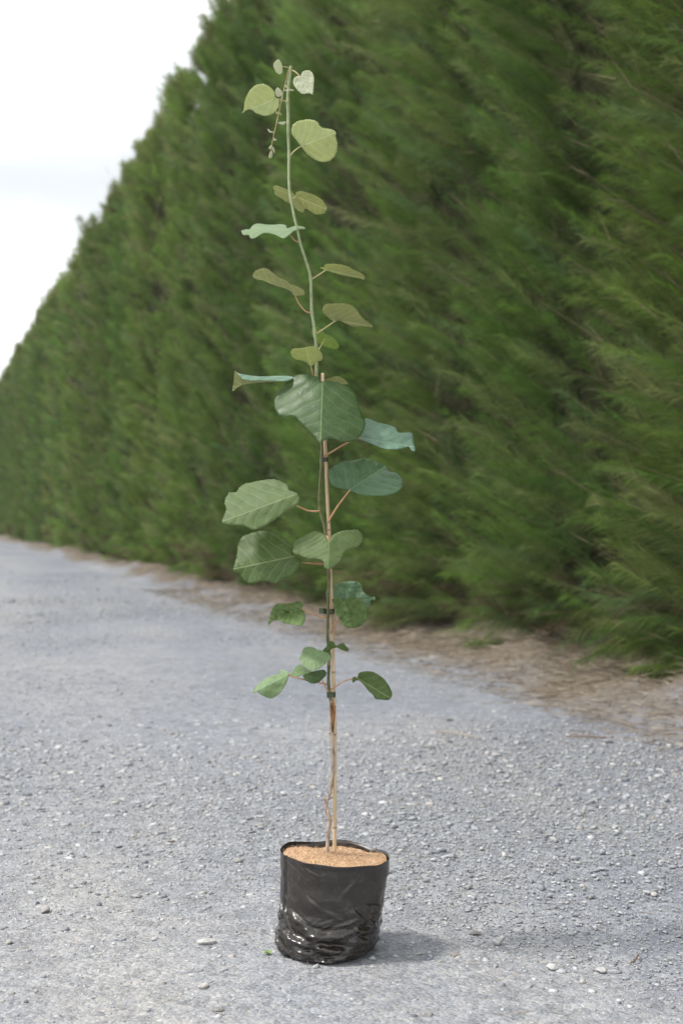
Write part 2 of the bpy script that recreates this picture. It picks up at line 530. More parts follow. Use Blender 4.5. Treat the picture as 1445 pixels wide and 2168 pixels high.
def gravel():
    def wedge(n, y0, y1, margin=0.35):
        u = rng.random(n)
        Y = np.sqrt(y0 ** 2 + u * (y1 ** 2 - y0 ** 2))
        X = rng.uniform(-1, 1, n) * (0.245 * Y + margin)
        return X, Y
    X1, Y1 = wedge(130000, 2.05, 6.0)
    z1 = np.clip(0.00165 * (1 - rng.random(130000)) ** -0.36, 0.0016, 0.0105) * np.clip(Y1 / 3.2, 0.8, 1.5)
    X2, Y2 = wedge(95000, 4.2, 20)
    z2 = np.clip(0.0032 * (1 - rng.random(95000)) ** -0.30, 0.003, 0.012) * np.clip(Y2 / 8, 0.85, 1.6)
    X = np.concatenate([X1, X2]); Y = np.concatenate([Y1, Y2]); z = np.concatenate([z1, z2])
    d = (X - HP0[0]) * HN[0] + (Y - HP0[1]) * HN[1]
    ctr = np.hypot(X + 0.02, Y - PLANT_Y)
    far = np.arange(len(X)) >= len(X1)
    pk = np.where(far, np.clip((Y - 4.2) / 2.2, 0, 1) * np.clip((20 - Y) / 10.0, 0, 1), np.clip((6.0 - Y) / 2.2, 0, 1))
    keep = (d > 0.45 + rng.random(len(X)) * 0.35) & (ctr > 0.1) & (rng.random(len(X)) < pk)
    m = mat_vertex_simple('gravel_stone', rough=0.88, spec=0.2, bump_scale=240)
    o = stones(X[keep], Y[keep], z[keep], 'gravel', m)
    tag(o, 'pale grey crushed gravel covering the drive', 'gravel', kind='stuff')
gravel()

def ribbons(P0, D, Ln, W, droop, side=None, cols=None, seg=2):
    """many thin tapered strips: P0 start, D unit direction, length, width, droop of the tip"""
    n = len(P0)
    if side is None:
        r = rng.normal(size=(n, 3))
        side = np.cross(D, r)
    side = side / (np.linalg.norm(side, axis=1, keepdims=True) + 1e-9)
    rows = []
    for i in range(seg + 1):
        t = i / seg
        c = P0 + D * (Ln * t)[:, None] + np.array([0, 0, -1.0]) * (droop * t * t)[:, None]
        w = W * (1 - 0.75 * t) / 2
        if i < seg:
            rows.append(c - side * w[:, None]); rows.append(c + side * w[:, None])
        else:
            rows.append(c)
    nv = 2 * seg + 1
    V = np.stack(rows, 1).reshape(-1, 3)
    f = []
    for i in range(seg - 1):
        a = 2 * i
        f += [(a, a + 1, a + 3), (a, a + 3, a + 2)]
    a = 2 * (seg - 1)
    f.append((a, a + 1, a + 2))
    F = (np.array(f)[None] + (np.arange(n) * nv)[:, None, None]).reshape(-1, 3)
    C = None if cols is None else np.repeat(cols, nv, 0)
    return V, F, C

def dry_needles():
    n = 5200
    u = rng.random(n)
    Y = np.sqrt(2.1 ** 2 + u * (8.0 ** 2 - 2.1 ** 2))
    X = rng.uniform(-1, 1, n) * (0.245 * Y + 0.3)
    d = (X - HP0[0]) * HN[0] + (Y - HP0[1]) * HN[1]
    k = (d > 0.5) & (np.hypot(X + 0.02, Y - PLANT_Y) > 0.12)
    X, Y = X[k], Y[k]
    n1 = len(X)
    # thick litter at the foot of the hedge
    n2 = 16000
    s = rng.uniform(4.5, 16, n2); dd = rng.uniform(-0.35, 0.75, n2) * rng.random(n2) ** 0.3
    P2 = HP0 + s[:, None] * HDIR + dd[:, None] * HN
    edge = np.clip((0.55 - dd) / 0.5, 0, 1); edge = edge * edge * (3 - 2 * edge)
    near = np.clip(1 - np.abs(s - 6.0) / 2.2, 0, 1)
    P2[:, 2] = edge * (0.05 + 0.06 * wob(s, dd, 21, 3.2) + 0.035 * wob(s, dd, 22, 11.0) + 0.018 * wob(s, dd, 23, 30.0) + near * 0.05) + 0.006
    P1 = np.stack([X, Y, np.full(n1, 0.007)], -1)
    P = np.concatenate([P1, P2])
    a = rng.uniform(0, 6.28, len(P))
    D = np.stack([np.cos(a), np.sin(a), rng.normal(0.02, 0.09, len(P))], -1)
    D /= np.linalg.norm(D, axis=1, keepdims=True)
    Ln = np.concatenate([rng.uniform(0.012, 0.05, n1), rng.uniform(0.05, 0.16, n2)])
    W = np.concatenate([np.full(n1, 0.0011), np.full(n2, 0.0032)])
    pal = np.array([(0.31, 0.255, 0.19), (0.20, 0.155, 0.115), (0.40, 0.35, 0.28), (0.26, 0.215, 0.17)])
    C = pal[rng.integers(0, 4, len(P))] * rng.uniform(0.7, 1.1, (len(P), 1))
    V, F, C = ribbons(P, D, Ln, W, rng.normal(0, 0.003, len(P)), cols=C)
    V[:, 2] = np.maximum(V[:, 2], 0.003)
    o = mesh_obj('needle_litter', V, F, mat_vertex_simple('dry_needle', 0.9, 0.1), smooth=False, colors=C)
    tag(o, 'tan dead needles scattered over the gravel and heaped under the hedge', 'litter', kind='stuff')
dry_needles()

# ------------------------------------------------------------------ hedge
def hedge():
    root = thing('hedge', 'tall clipped dark green feathery needle hedge running along the far side of the drive', 'hedge', tuple(HP0 + HDIR * 8))
    zones = [  # s0, s1, z0, z1, plumes, needles each, needle width, needle length, plume length
        (2.0, 5.0, 0.05, 6.2, 380, 50, 0.0050, 0.20, 0.60),
        (5.0, 13.0, 0.03, 5.4, 3400, 190, 0.0026, 0.135, 0.58),
        (13.0, 26.0, 0.03, 6.7, 6200, 85, 0.0050, 0.14, 0.42),
        (26.0, 72.0, 0.03, 6.7, 10500, 48, 0.0090, 0.16, 0.40),
    ]
    NV, NF, NC, TV, TF, TC = [], [], [], [], [], []
    no = to = 0
    pal = np.array([(0.084, 0.132, 0.030), (0.100, 0.144, 0.040), (0.066, 0.112, 0.032), (0.124, 0.150, 0.060), (0.086, 0.126, 0.058), (0.142, 0.148, 0.078)])
    for (s0, s1, z0, z1, npl, nn, wd, nl, pl) in zones:
        s = rng.uniform(s0, s1, npl); z = rng.uniform(z0, z1, npl)
        # more growth low down so that the skirt reaches the ground
        lowm = rng.random(npl) < 0.10
        z[lowm] = rng.uniform(0.03, 0.5, lowm.sum())
        topm = rng.random(npl) < (0.13 if s0 > 12 else 0.0)
        tp = hedge_top(s)
        z[topm] = tp[topm] - rng.uniform(0.05, 0.4, topm.sum())
        z = np.minimum(z, tp - 0.12 - rng.random(npl) * 0.25)
        gap = wob(s, z, 33, 6.0)
        val = np.abs(np.cos(tree_phase(s, z) / 2))
        keep = ((gap > -0.55) | (rng.random(npl) < 0.22)) & ((val > 0.38) | (rng.random(npl) < 0.18) | (tp[:len(val)] - z < 0.5))
        keep &= (z > 0.22) | (rng.random(npl) < 0.4)
        s, z, gap = s[keep], z[keep], gap[keep]; npl = len(s); tp = hedge_top(s)
        f = hedge_face(s, z)
        Lp = pl * rng.uniform(0.6, 1.3, npl)
        topk = np.clip(1 - (tp - z) / 0.6, 0, 1)
        Lp *= 1 - 0.45 * topk
        lowk = np.clip(1 - z / 0.7, 0, 1)
        upk = rng.uniform(0.25, 1.1, npl) * (1.0 + 0.9 * np.clip((s - 10) / 6, 0, 1)) + 1.6 * topk - 0.75 * lowk
        # neighbours lean together, so sprays read as one brush
        al = 0.28 * wob(s, z, 51, 2.2) + rng.normal(0.0, 0.16, npl)
        A = HN + UPV * upk[:, None] + HDIR * al[:, None]
        A /= np.linalg.norm(A, axis=1, keepdims=True)
        outj = 0.11 * wob(s, z, 52, 9.0) + rng.normal(0, 0.05, npl)
        root_p = HP0 + HDIR * s[:, None] + HN * (f - 0.30 - Lp * 0.45 + outj)[:, None] + UPV * (z - upk * Lp * 0.5)[:, None]
        root_p[:, 2] = np.maximum(root_p[:, 2], 0.05)
        # one hue per plume
        pc = pal[rng.choice(6, npl, p=[.24, .24, .18, .16, .10, .08])] * rng.uniform(1.05, 1.75, (npl, 1)) * np.array([1.12, 1.24, 1.02])
        # every tree in the row has a tint of its own
        tint = np.random.default_rng(77).uniform(0.78, 1.22, 90)[np.clip(np.round(tree_phase(s, z) / (2 * np.pi)).astype(int), 0, 89)]
        warm = np.random.default_rng(78).uniform(0.9, 1.12, 90)[np.clip(np.round(tree_phase(s, z) / (2 * np.pi)).astype(int), 0, 89)]
        pc = pc * tint[:, None]; pc[:, 0] *= warm
        top = (tp - z < 0.45)
        pc[top] = pc[top] * 0.6 + np.array([0.20, 0.19, 0.085]) * 0.55  # lit crest tips: the light is put into a yellower needle colour
        deadm = (z < 0.45) & (rng.random(npl) < 0.25)
        pc[deadm] = np.array([0.17, 0.13, 0.085]) * rng.uniform(0.6, 1.1, (deadm.sum(), 1))
        # needles: long soft brushes swept forward along each spray
        i = np.repeat(np.arange(npl), nn)
        t = rng.uniform(0.05, 1.0, len(i))
        rad = rng.normal(size=(len(i), 3))
        Ai = A[i]
        rad -= Ai * (rad * Ai).sum(1, keepdims=True)
        rad /= np.linalg.norm(rad, axis=1, keepdims=True)
        sag = rng.uniform(-0.10, 0.03, npl)[i] * (t * t)
        P = root_p[i] + Ai * (Lp[i] * t)[:, None] + UPV * sag[:, None]
        D = Ai + rad * (0.35 + 0.60 * rng.random(len(i)))[:, None] + UPV * (-0.20)
        D /= np.linalg.norm(D, axis=1, keepdims=True)
        ln = nl * rng.uniform(0.75, 1.2, len(i)) * (1.15 - 0.55 * t)
        cc = pc[i] * rng.uniform(0.8, 1.25, (len(i), 1))
        V, F, C = ribbons(P, D, ln, np.full(len(i), wd), ln * rng.uniform(0.05, 0.4, len(i)), cols=cc, seg=2)
        V[:, 2] = np.maximum(V[:, 2], 0.01)
        NV.append(V); NF.append(F + no); NC.append(C); no += len(V)
        # the twig each plume grows on; some are longer and bare towards the tip
        bare = rng.random(npl) < (0.24 if s0 < 12 else 0.10)
        Lt = Lp * np.where(bare, rng.uniform(1.15, 1.6, npl), 0.95)
        twc = np.array([(0.24, 0.20, 0.12)]) * rng.uniform(0.6, 1.2, (npl, 1))
        twc[bare] *= 1.1
        tw = np.where(bare, 0.8, 0.7) * max(0.0065, wd * 1.0)
        for rep in range(2):
            sd = np.cross(A, rng.normal(size=(npl, 3)))
            V, F, C = ribbons(root_p, A, Lt, tw, -Lt * 0.05, side=sd, cols=twc, seg=4)
            V[:, 2] = np.maximum(V[:, 2], 0.01)
            TV.append(V); TF.append(F + to); TC.append(C); to += len(V)
        # side twigs forking off the bare leaders
        bi = np.repeat(np.where(bare)[0], 2)
        tt = rng.uniform(0.5, 0.95, len(bi))
        P2 = root_p[bi] + A[bi] * (Lt[bi] * tt)[:, None] + UPV * (Lt[bi] * 0.05 * tt * tt)[:, None]
        D2 = A[bi] + rng.normal(0, 0.32, (len(bi), 3)); D2 /= np.linalg.norm(D2, axis=1, keepdims=True)
        V, F, C = ribbons(P2, D2, rng.uniform(0.08, 0.25, len(bi)), tw[bi] * 0.7, np.zeros(len(bi)), cols=twc[bi], seg=2)
        V[:, 2] = np.maximum(V[:, 2], 0.01)
        TV.append(V); TF.append(F + to); TC.append(C); to += len(V)
    o = mesh_obj('foliage', np.concatenate(NV), np.concatenate(NF), mat_vertex_foliage(), parent=root, smooth=False, colors=np.concatenate(NC))
    o['kind'] = 'stuff'
    o = mesh_obj('twigs', np.concatenate(TV), np.concatenate(TF), mat_vertex_simple('twig_bark', 0.85, 0.15), parent=root, smooth=False, colors=np.concatenate(TC))
    o['kind'] = 'stuff'
    # dense inner growth: a lumpy mass closed over the top and down the far side
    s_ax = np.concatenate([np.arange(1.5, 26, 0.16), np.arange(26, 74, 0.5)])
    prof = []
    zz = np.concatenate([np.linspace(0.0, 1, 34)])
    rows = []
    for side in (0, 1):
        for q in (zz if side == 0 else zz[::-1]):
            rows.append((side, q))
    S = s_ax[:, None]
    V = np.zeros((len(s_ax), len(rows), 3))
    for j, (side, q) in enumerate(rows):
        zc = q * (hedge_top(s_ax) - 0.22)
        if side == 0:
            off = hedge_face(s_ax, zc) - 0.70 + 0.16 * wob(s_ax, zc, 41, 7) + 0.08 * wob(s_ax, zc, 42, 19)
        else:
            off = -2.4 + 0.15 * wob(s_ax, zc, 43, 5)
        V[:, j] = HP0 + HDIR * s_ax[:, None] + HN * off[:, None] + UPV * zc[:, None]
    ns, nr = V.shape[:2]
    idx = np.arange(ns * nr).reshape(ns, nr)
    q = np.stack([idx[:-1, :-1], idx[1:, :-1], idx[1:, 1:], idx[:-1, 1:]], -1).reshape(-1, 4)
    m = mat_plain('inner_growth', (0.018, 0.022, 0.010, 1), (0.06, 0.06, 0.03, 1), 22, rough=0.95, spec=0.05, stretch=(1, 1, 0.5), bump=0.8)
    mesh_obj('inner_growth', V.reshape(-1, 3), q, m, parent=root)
hedge()

# ------------------------------------------------------------------ grow bag
def interp(x, xs, ys):
    return float(np.interp(x, xs, ys))

BAGZ = [0.0, 0.006, 0.013, 0.022, 0.056, 0.075, 0.087, 0.126, 0.174, 0.20]
BAGL = [-0.1130, -0.1185, -0.1228, -0.1205, -0.1195, -0.1188, -0.1150, -0.1142, -0.1130, -0.1130]
BAGR = [0.0500, 0.0570, 0.0625, 0.0678, 0.0735, 0.0765, 0.0785, 0.0838, 0.0885, 0.0900]

def rim_z(th):
    c, s = math.cos(th), math.sin(th)   # c=+1 right, s=-1 towards the camera
    z = 0.1835 - 0.0075 * c
    z += 0.0035 * mnoise.noise(Vector((c * 2.1 + 3, s * 2.1, 0.3)))
    if s > 0.2:
        z += 0.004 * s * math.sin(th * 5 + 0.6)
    return z

def bag_radius(th, z):
    l, r = interp(z, BAGZ, BAGL), interp(z, BAGZ, BAGR)
    return (l + r) / 2, (r - l) / 2

# sagging folds of the loose film: (angle, height, half length, slope, width, depth)
FOLDS = []
def fold(zx, zy, half, slope, width, depth):
    xw = zx * 0.0002587 - 0.1624
    z = CAM_H - (1740 + zy * 0.29066 - 1084) / FPX * (PLANT_Y - 0.085)
    cx, rx = bag_radius(0, max(z, 0.004))
    FOLDS.append((-math.acos(max(-0.97, min(0.97, (xw - cx) / rx))), z, half * 0.0002587, slope, width, depth))

def fold_disp(th, z):
    d = 0.0
    for (t0, z0, hl, sl, w, dep) in FOLDS:
        dt = th - t0
        if dt > math.pi: dt -= 2 * math.pi
        s = dt * 0.095
        if abs(s) > hl * 2.2:
            continue
        t = (z - z0 - sl * s - 1.6 * sl * s * abs(s) / hl * 0.2) / w
        if -3.5 < t < 2.5:
            pr = math.exp(-t * t * (1.0 if t > 0 else 0.35)) - 0.35 * math.exp(-(t - 1.5) ** 2 * 1.4)
            d += dep * math.exp(-(s / hl) ** 4) * pr
    return d

def grow_bag():
    root = thing('grow_bag', 'wrinkled black plastic grow bag filled with tan coir, standing on the gravel', 'grow bag', (-0.02, PLANT_Y, 0))
    NTH, NZ = 560, 190
    for f_ in [(545, 822, 150, 0.05, 0.0065, 0.0095), (550, 925, 120, -0.14, 0.0065, 0.0095), (420, 790, 60, -0.10, 0.0045, 0.0045),
               (330, 730, 75, -0.42, 0.0045, 0.0042), (300, 872, 115, -0.18, 0.0060, 0.0078), (370, 955, 85, -0.22, 0.0055, 0.0072),
               (560, 1003, 100, 0.12, 0.0055, 0.0072), (240, 760, 60, -1.1, 0.0050, 0.0048), (205, 690, 40, -0.8, 0.0045, 0.0045),
               (430, 590, 50, -0.5, 0.0040, 0.0022), (750, 690, 50, -0.7, 0.0040, 0.0034), (770, 800, 70, -0.12, 0.0045, 0.0042),
               (765, 872, 80, -0.45, 0.0045, 0.0046), (735, 975, 90, -0.1, 0.0045, 0.0048), (850, 640, 80, -0.16, 0.0040, 0.0032),
               (640, 750, 90, 0.30, 0.0045, 0.0034), (190, 930, 60, -0.5, 0.0050, 0.0045), (860, 800, 60, -0.6, 0.0045, 0.0036),
               (260, 350, 60, -0.3, 0.0050, 0.0012), (690, 470, 60, 0.9, 0.0060, 0.0014), (420, 365, 50, -0.4, 0.0040, 0.0013)]:
        fold(*f_)
    V = np.zeros((NZ + 1, NTH, 3))
    for j in range(NTH):
        th = 2 * math.pi * j / NTH
        rz = rim_z(th)
        for i in range(NZ + 1):
            f = i / NZ
            z = rz * f
            cx, rx = bag_radius(th, z)
            ry = rx * 0.985
            arc = th * 0.1
            # crumples: few and shallow near the rim, deep sagging folds lower down
            low = 1 - min(1, max(0, (z - 0.062 + 0.012 * math.sin(th * 2.0)) / 0.06))
            low = low * low * (3 - 2 * low)
            P = Vector((math.cos(th) * 0.1, math.sin(th) * 0.1, z))
            w1 = mnoise.noise(Vector((P.x * 14, P.y * 14, z * 20 + 5)))
            w2 = mnoise.noise(Vector((P.x * 14 + 9, P.y * 14, z * 20)))
            zz = z + 0.008 * w1 + 0.10 * 0.25 * (math.cos(th) * 0.3)
            n1 = mnoise.noise(Vector((P.x * 15 + w2 * 0.6, P.y * 15, zz * 50)))
            n2 = mnoise.noise(Vector((P.x * 30 + 4, P.y * 30 + w1, zz * 105 + w2)))
            n3 = mnoise.noise(Vector((P.x * 60, P.y * 60 + 7, zz * 60)))
            rid = (1 - abs(n1) * 2.2)
            rid2 = (1 - abs(n2) * 2.2)
            sl = 0.35 * math.sin(th * 1.5 + 0.4)
            v1 = mnoise.voronoi(Vector((P.x * 21 + w2 * 0.9, P.y * 21 + w1 * 0.6, (z + sl * 0.06) * 40 + w2)))[0]
            v2 = mnoise.voronoi(Vector((P.x * 36 + w1, P.y * 36, (z - sl * 0.05) * 75 + w1 * 1.5)))[0]
            am = 0.35 + 0.9 * max(0, 0.5 + mnoise.noise(Vector((P.x * 15, P.y * 15 + 3, z * 20))))
            dsp = low * am * (0.0110 * (v1[0] - 0.42) + 0.0040 * (v2[1] - v2[0] - 0.2) + 0.0020 * rid) + fold_disp(th if th < math.pi else th - 2 * math.pi, z)
            rl = 1 - abs(mnoise.noise(Vector((P.x * 13 + w1 * 0.4, P.y * 13 + 11, (z + sl * 0.05) * 24)))) * 3
            dsp += (1 - low) * 0.0011 * max(0, rl)
            dsp += (1 - low) * (0.0013 * n1 + 0.0016 * mnoise.noise(Vector((P.x * 22, P.y * 22, z * 24)))) + 0.0005 * n3
            dsp += 0.0015 * mnoise.noise(Vector((P.x * 9 + 2, P.y * 9, z * 8)))
            # flat vertical pleat at the left where the side gusset folds
            g = (th - 3.62)
            dsp += (1 - low) * (-0.0030 * math.exp(-(g / 0.045) ** 2) + 0.0016 * math.exp(-((g + 0.10) / 0.05) ** 2))
            if f > 0.96:
                dsp += 0.0012 * (f - 0.96) / 0.04
            if z < 0.012:
                dsp -= 0.004 * (1 - z / 0.012) ** 2
            V[i, j] = (cx + (rx + dsp) * math.cos(th), PLANT_Y + (ry + dsp) * math.sin(th), max(z, 0.001))
    # inside wall: a real thickness of film, going down to the coir
    inner = []
    for k_, dz in enumerate((0.0, 0.012, 0.03)):
        row = V[NZ].copy()
        for j in range(NTH):
            th = 2 * math.pi * j / NTH
            row[j, 0] -= math.cos(th) * 0.0009
            row[j, 1] -= math.sin(th) * 0.0009
            row[j, 2] -= dz - 0.0002
        inner.append(row)
    A = np.concatenate([V, np.array(inner)], 0)
    nr = A.shape[0]
    idx = np.arange(nr * NTH).reshape(nr, NTH)
    nx = np.roll(idx, -1, 1)
    q = np.stack([idx[:-1], nx[:-1], nx[1:], idx[1:]], -1).reshape(-1, 4)
    k = NT('black_film')
    tc = k.n('ShaderNodeTexCoord')
    ob = tc.outputs['Object']
    nz = k.noise(ob, 40, 5, 0.6)
    sp = k.noise(ob, 420, 2, 0.6)
    sp2 = k.noise(ob, 95, 3, 0.75)
    col = k.ramp(nz.outputs['Fac'], [(0.3, (0.011, 0.0085, 0.007)), (0.7, (0.026, 0.020, 0.015))])
    col = k.mix(k.maprange(sp.outputs['Fac'], 0.70, 0.78, 0.0, 0.7), col, (0.30, 0.26, 0.22, 1))
    col = k.mix(k.maprange(sp2.outputs['Fac'], 0.52, 0.80, 0.0, 0.20), col, (0.34, 0.30, 0.26, 1))
    # the dried run of dirty water below the rim
    sx = k.n('ShaderNodeSeparateXYZ'); k.l(ob, sx.inputs[0])
    dx = k.math('ABSOLUTE', k.math('ADD', k.math('SUBTRACT', sx.outputs[0], -0.0265 + 0.02), k.math('MULTIPLY', k.math('SUBTRACT', k.noise(ob, 60, 3).outputs['Fac'], 0.5), 0.010)))
    run = k.math('MULTIPLY', k.maprange(dx, 0.0003, 0.0016, 1.0, 0.0), k.maprange(sx.outputs[2], 0.118, 0.124, 0.0, 1.0))
    run = k.math('MULTIPLY', run, k.maprange(sx.outputs[1], -0.02, 0.0, 1.0, 0.0))
    col = k.mix(k.math('MULTIPLY', run, 0.55), col, (0.5, 0.47, 0.43, 1))
    zl = k.n('ShaderNodeSeparateXYZ'); k.l(ob, zl.inputs[0])
    rough = k.math('ADD', k.maprange(nz.outputs['Fac'], 0.3, 0.7, 0.18, 0.27), k.maprange(zl.outputs[2], 0.06, 0.11, 0.0, 0.16))
    nrm = k.bump(k.math('ADD', nz.outputs['Fac'], k.math('MULTIPLY', sp.outputs['Fac'], 0.15)), 0.12, 0.004)
    m = k.bsdf(col, rough=rough, spec=0.72, normal=nrm)
    mesh_obj('bag_film', A.reshape(-1, 3), q, m, parent=root)
    # base sheet
    # coir
    rings, seg = 40, 160
    vs = []
    for i in range(rings + 1):
        f = i / rings
        for j in range(seg):
            th = 2 * math.pi * j / seg
            cx, rx = bag_radius(th, 0.172)
            rz = rim_z(th)
            rr = (rx - 0.0035) * f
            lip = 0.005 + 0.004 * max(0, math.sin(th)) * (0.5 + 0.5 * math.cos(th - 2.2)) * 2
            z = (0.1835 - 0.0075 * math.cos(th) * f) * (1 - f) + rz * f - lip
            x = cx + rr * math.cos(th); y = rr * math.sin(th) * 0.985
            z += 0.005 * (1 - f ** 3) + 0.003 * mnoise.noise(Vector((x * 40, y * 40, 1))) + 0.0013 * mnoise.noise(Vector((x * 150, y * 150, 2)))
            vs.append((x, PLANT_Y + y, z))
    idx = np.arange((rings + 1) * seg).reshape(rings + 1, seg)
    nx = np.roll(idx, -1, 1)
    q = np.stack([idx[:-1], idx[1:], nx[1:], nx[:-1]], -1).reshape(-1, 4)
    vs = np.array(vs)
    m = mat_plain('coir', (0.30, 0.18, 0.098, 1), (0.66, 0.46, 0.29, 1), 260, rough=0.95, spec=0.05, bump=1.0)
    c = mesh_obj('potting_mix', vs, q, m, parent=root)
    # loose fibres standing off the surface
    n = 5200
    pick = rng.integers(seg * 3, len(vs), n)
    P = vs[pick] + rng.normal(0, 0.0012, (n, 3)) * np.array([1, 1, 0.2])
    D = rng.normal(size=(n, 3)); D[:, 2] = np.abs(D[:, 2]) * 0.45 + 0.05
    edgep = (pick // seg) > rings - 5
    ctr = np.array([-0.0125, PLANT_Y, 0])
    D[edgep, 2] += 0.3
    inward = ctr - P; inward[:, 2] = 0
    D[edgep] += inward[edgep] / 0.1 * 0.8
    D /= np.linalg.norm(D, axis=1, keepdims=True)
    ln = rng.uniform(0.004, 0.013, n)
    pal = np.array([(0.60, 0.43, 0.29), (0.48, 0.32, 0.20), (0.68, 0.53, 0.39), (0.30, 0.18, 0.11)])
    cc = pal[rng.choice(4, n, p=[.4, .25, .25, .1])]
    Vv, F, C = ribbons(P, D, ln, np.full(n, 0.0006), ln * rng.uniform(0, 0.6, n), cols=cc, seg=3)
    o = mesh_obj('coir_fibre', Vv - np.array([0, 0, 0]), F, mat_vertex_simple('coir_strand', 0.9, 0.1), parent=c, smooth=False, colors=C)
    o.location = (0, 0, 0)
    o['kind'] = 'stuff'
grow_bag()

# ------------------------------------------------------------------ stake
def path3(z, pts, Y=PLANT_Y, per=6):
    return [at(*zp(z, p), Y=Y) for p in catmull(pts, per)]

STAKE_Y = PLANT_Y + 0.004
def stake():
    pts = [(683, 790), (684, 860), (688, 940), (690, 980), (693, 1062), (696, 1122), (699, 1210), (702, 1300), (704.5, 1385), (705.5, 1430), (707, 1500), (708.2, 1560), (708.2, 1670), (707.8, 1760), (708, 1814), (708, 1845)]
    fine = catmull(pts, 10)
    P = [at(p[0], p[1], STAKE_Y) for p in fine]
    nodes = [1122, 1423, 1752, 880]
    rad = []
    for p in fine:
        r = 0.0031 + (p[1] - 790) / 1030 * 0.0007
        for nd in nodes:
            r += 0.0006 * math.exp(-((p[1] - nd) / 3.5) ** 2) - 0.0002 * math.exp(-((p[1] - nd + 7) / 4) ** 2)
        rad.append(r)
    vs, fs = tube(P, rad, 12)
    k = NT('bamboo')
    tc = k.n('ShaderNodeTexCoord')
    mp = k.n('ShaderNodeMapping'); mp.inputs['Scale'].default_value = (60, 60, 6)
    k.l(tc.outputs['Object'], mp.inputs[0])
    nz = k.noise(mp.outputs[0], 4, 5)
    sx = k.n('ShaderNodeSeparateXYZ'); k.l(tc.outputs['Object'], sx.inputs[0])
    low = k.ramp(nz.outputs['Fac'], [(0.3, (0.50, 0.37, 0.20)), (0.7, (0.74, 0.58, 0.37))])
    up = k.ramp(nz.outputs['Fac'], [(0.3, (0.46, 0.31, 0.18)), (0.7, (0.70, 0.53, 0.35))])
    col = k.mix(k.maprange(sx.outputs[2], 0.35, 0.75), low, up)
    for py in nodes:
        zc = CAM_H - (py - 1084) / FPX * STAKE_Y
        dz = k.math('ABSOLUTE', k.math('SUBTRACT', sx.outputs[2], zc))
        col = k.mix(k.maprange(dz, 0.0006, 0.0032, 0.6, 0.0), col, (0.16, 0.09, 0.05, 1))
    m = k.bsdf(col, rough=0.45, spec=0.45, normal=k.bump(nz.outputs['Fac'], 0.2, 0.001))
    o = mesh_obj('bamboo_stake', vs, fs, m)
    tag(o, 'thin pale bamboo stake pushed into the coir and holding the vine upright', 'stake')
stake()

# ------------------------------------------------------------------ vine
root_pt = at(692, 1812)
plant = thing('kiwifruit_vine', 'tall young kiwifruit vine with rounded leaves, growing out of the black bag', 'plant', tuple(root_pt))

green_px = [zp(1, p) for p in [(662, 168), (658, 200), (650, 265), (640, 380), (634, 480), (637, 620), (638, 800), (644, 960), (643, 1100), (648, 1280), (668, 1400), (695, 1540), (720, 1640), (738, 1740)]]
green_px += [zp(2, p) for p in [(580, 0), (610, 90), (645, 210), (652, 330), (655, 450), (672, 560), (683, 660), (690, 780), (689, 905), (697, 1000), (712, 1150), (722, 1300), (727, 1420)]]
green_px += [zp(3, p) for p in [(757, 100), (752, 200), (745, 300), (742, 410), (755, 500), (775, 560), (785, 630), (795, 760), (805, 870)]]
green_px += [zp(4, p) for p in [(787, 20), (785, 150), (780, 300), (776, 420), (775, 560), (787, 700), (785, 830), (783, 950), (797, 1060), (800, 1105)]]
wood_px = [zp(5, p) for p in [(672, 10), (682, 45), (685, 150), (685, 250), (683, 350), (692, 450), (697, 560), (698, 680), (691, 780), (675, 890), (662, 960), (648, 1010), (630, 1035), (630, 1075), (640, 1140), (655, 1200), (662, 1240), (655, 1320), (647, 1400), (641, 1500), (636, 1590)]] + [(691, 1830)]

def stem_Y(py):
    # wanders a little round the stake instead of staying in one plane
    return PLANT_Y + 0.004 * math.sin(py * 0.013) - 0.003 + 0.012 * math.exp(-((py - 300) / 200) ** 2)

def stem_pt(px, py):
    return at(px, py, stem_Y(py))

gf = catmull(green_px, 5)
GP = [stem_pt(*p) for p in gf]
node_px = [174, 215, 330, 420, 512, 592, 662, 706, 738, 792, 960, 1080, 1112, 1193, 1303, 1410, 1447]
grad = []
for p in gf:
    r = 0.00265 + 0.0003 * math.sin(p[1] * .01)
    if p[1] < 160: r *= 0.85
    for nd in node_px:
        r += 0.0007 * math.exp(-((p[1] - nd) / 4.5) ** 2)
    grad.append(r)
k = NT('green_stem')
tc = k.n('ShaderNodeTexCoord')
sx = k.n('ShaderNodeSeparateXYZ'); k.l(tc.outputs['Object'], sx.inputs[0])
nz = k.noise(tc.outputs['Object'], 120, 4)
c_hi = k.ramp(nz.outputs['Fac'], [(0.3, (0.25, 0.30, 0.135)), (0.7, (0.36, 0.41, 0.22))])
c_lo = k.ramp(nz.outputs['Fac'], [(0.3, (0.075, 0.085, 0.026)), (0.7, (0.16, 0.15, 0.055))])
# heights: pale green above the leaves, olive brown below
zhi = at(0, 640).z - 0; zlo = at(0, 1000).z
hh = k.maprange(sx.outputs[2], zlo, zhi)
colr = k.mix(hh, c_lo, c_hi)
M_GSTEM = k.bsdf(colr, rough=0.55, spec=0.3, sheen=0.3)
vs, fs = tube(GP, grad, 10, bumps=0.06)
mesh_obj('stem', vs, fs, M_GSTEM, parent=plant)

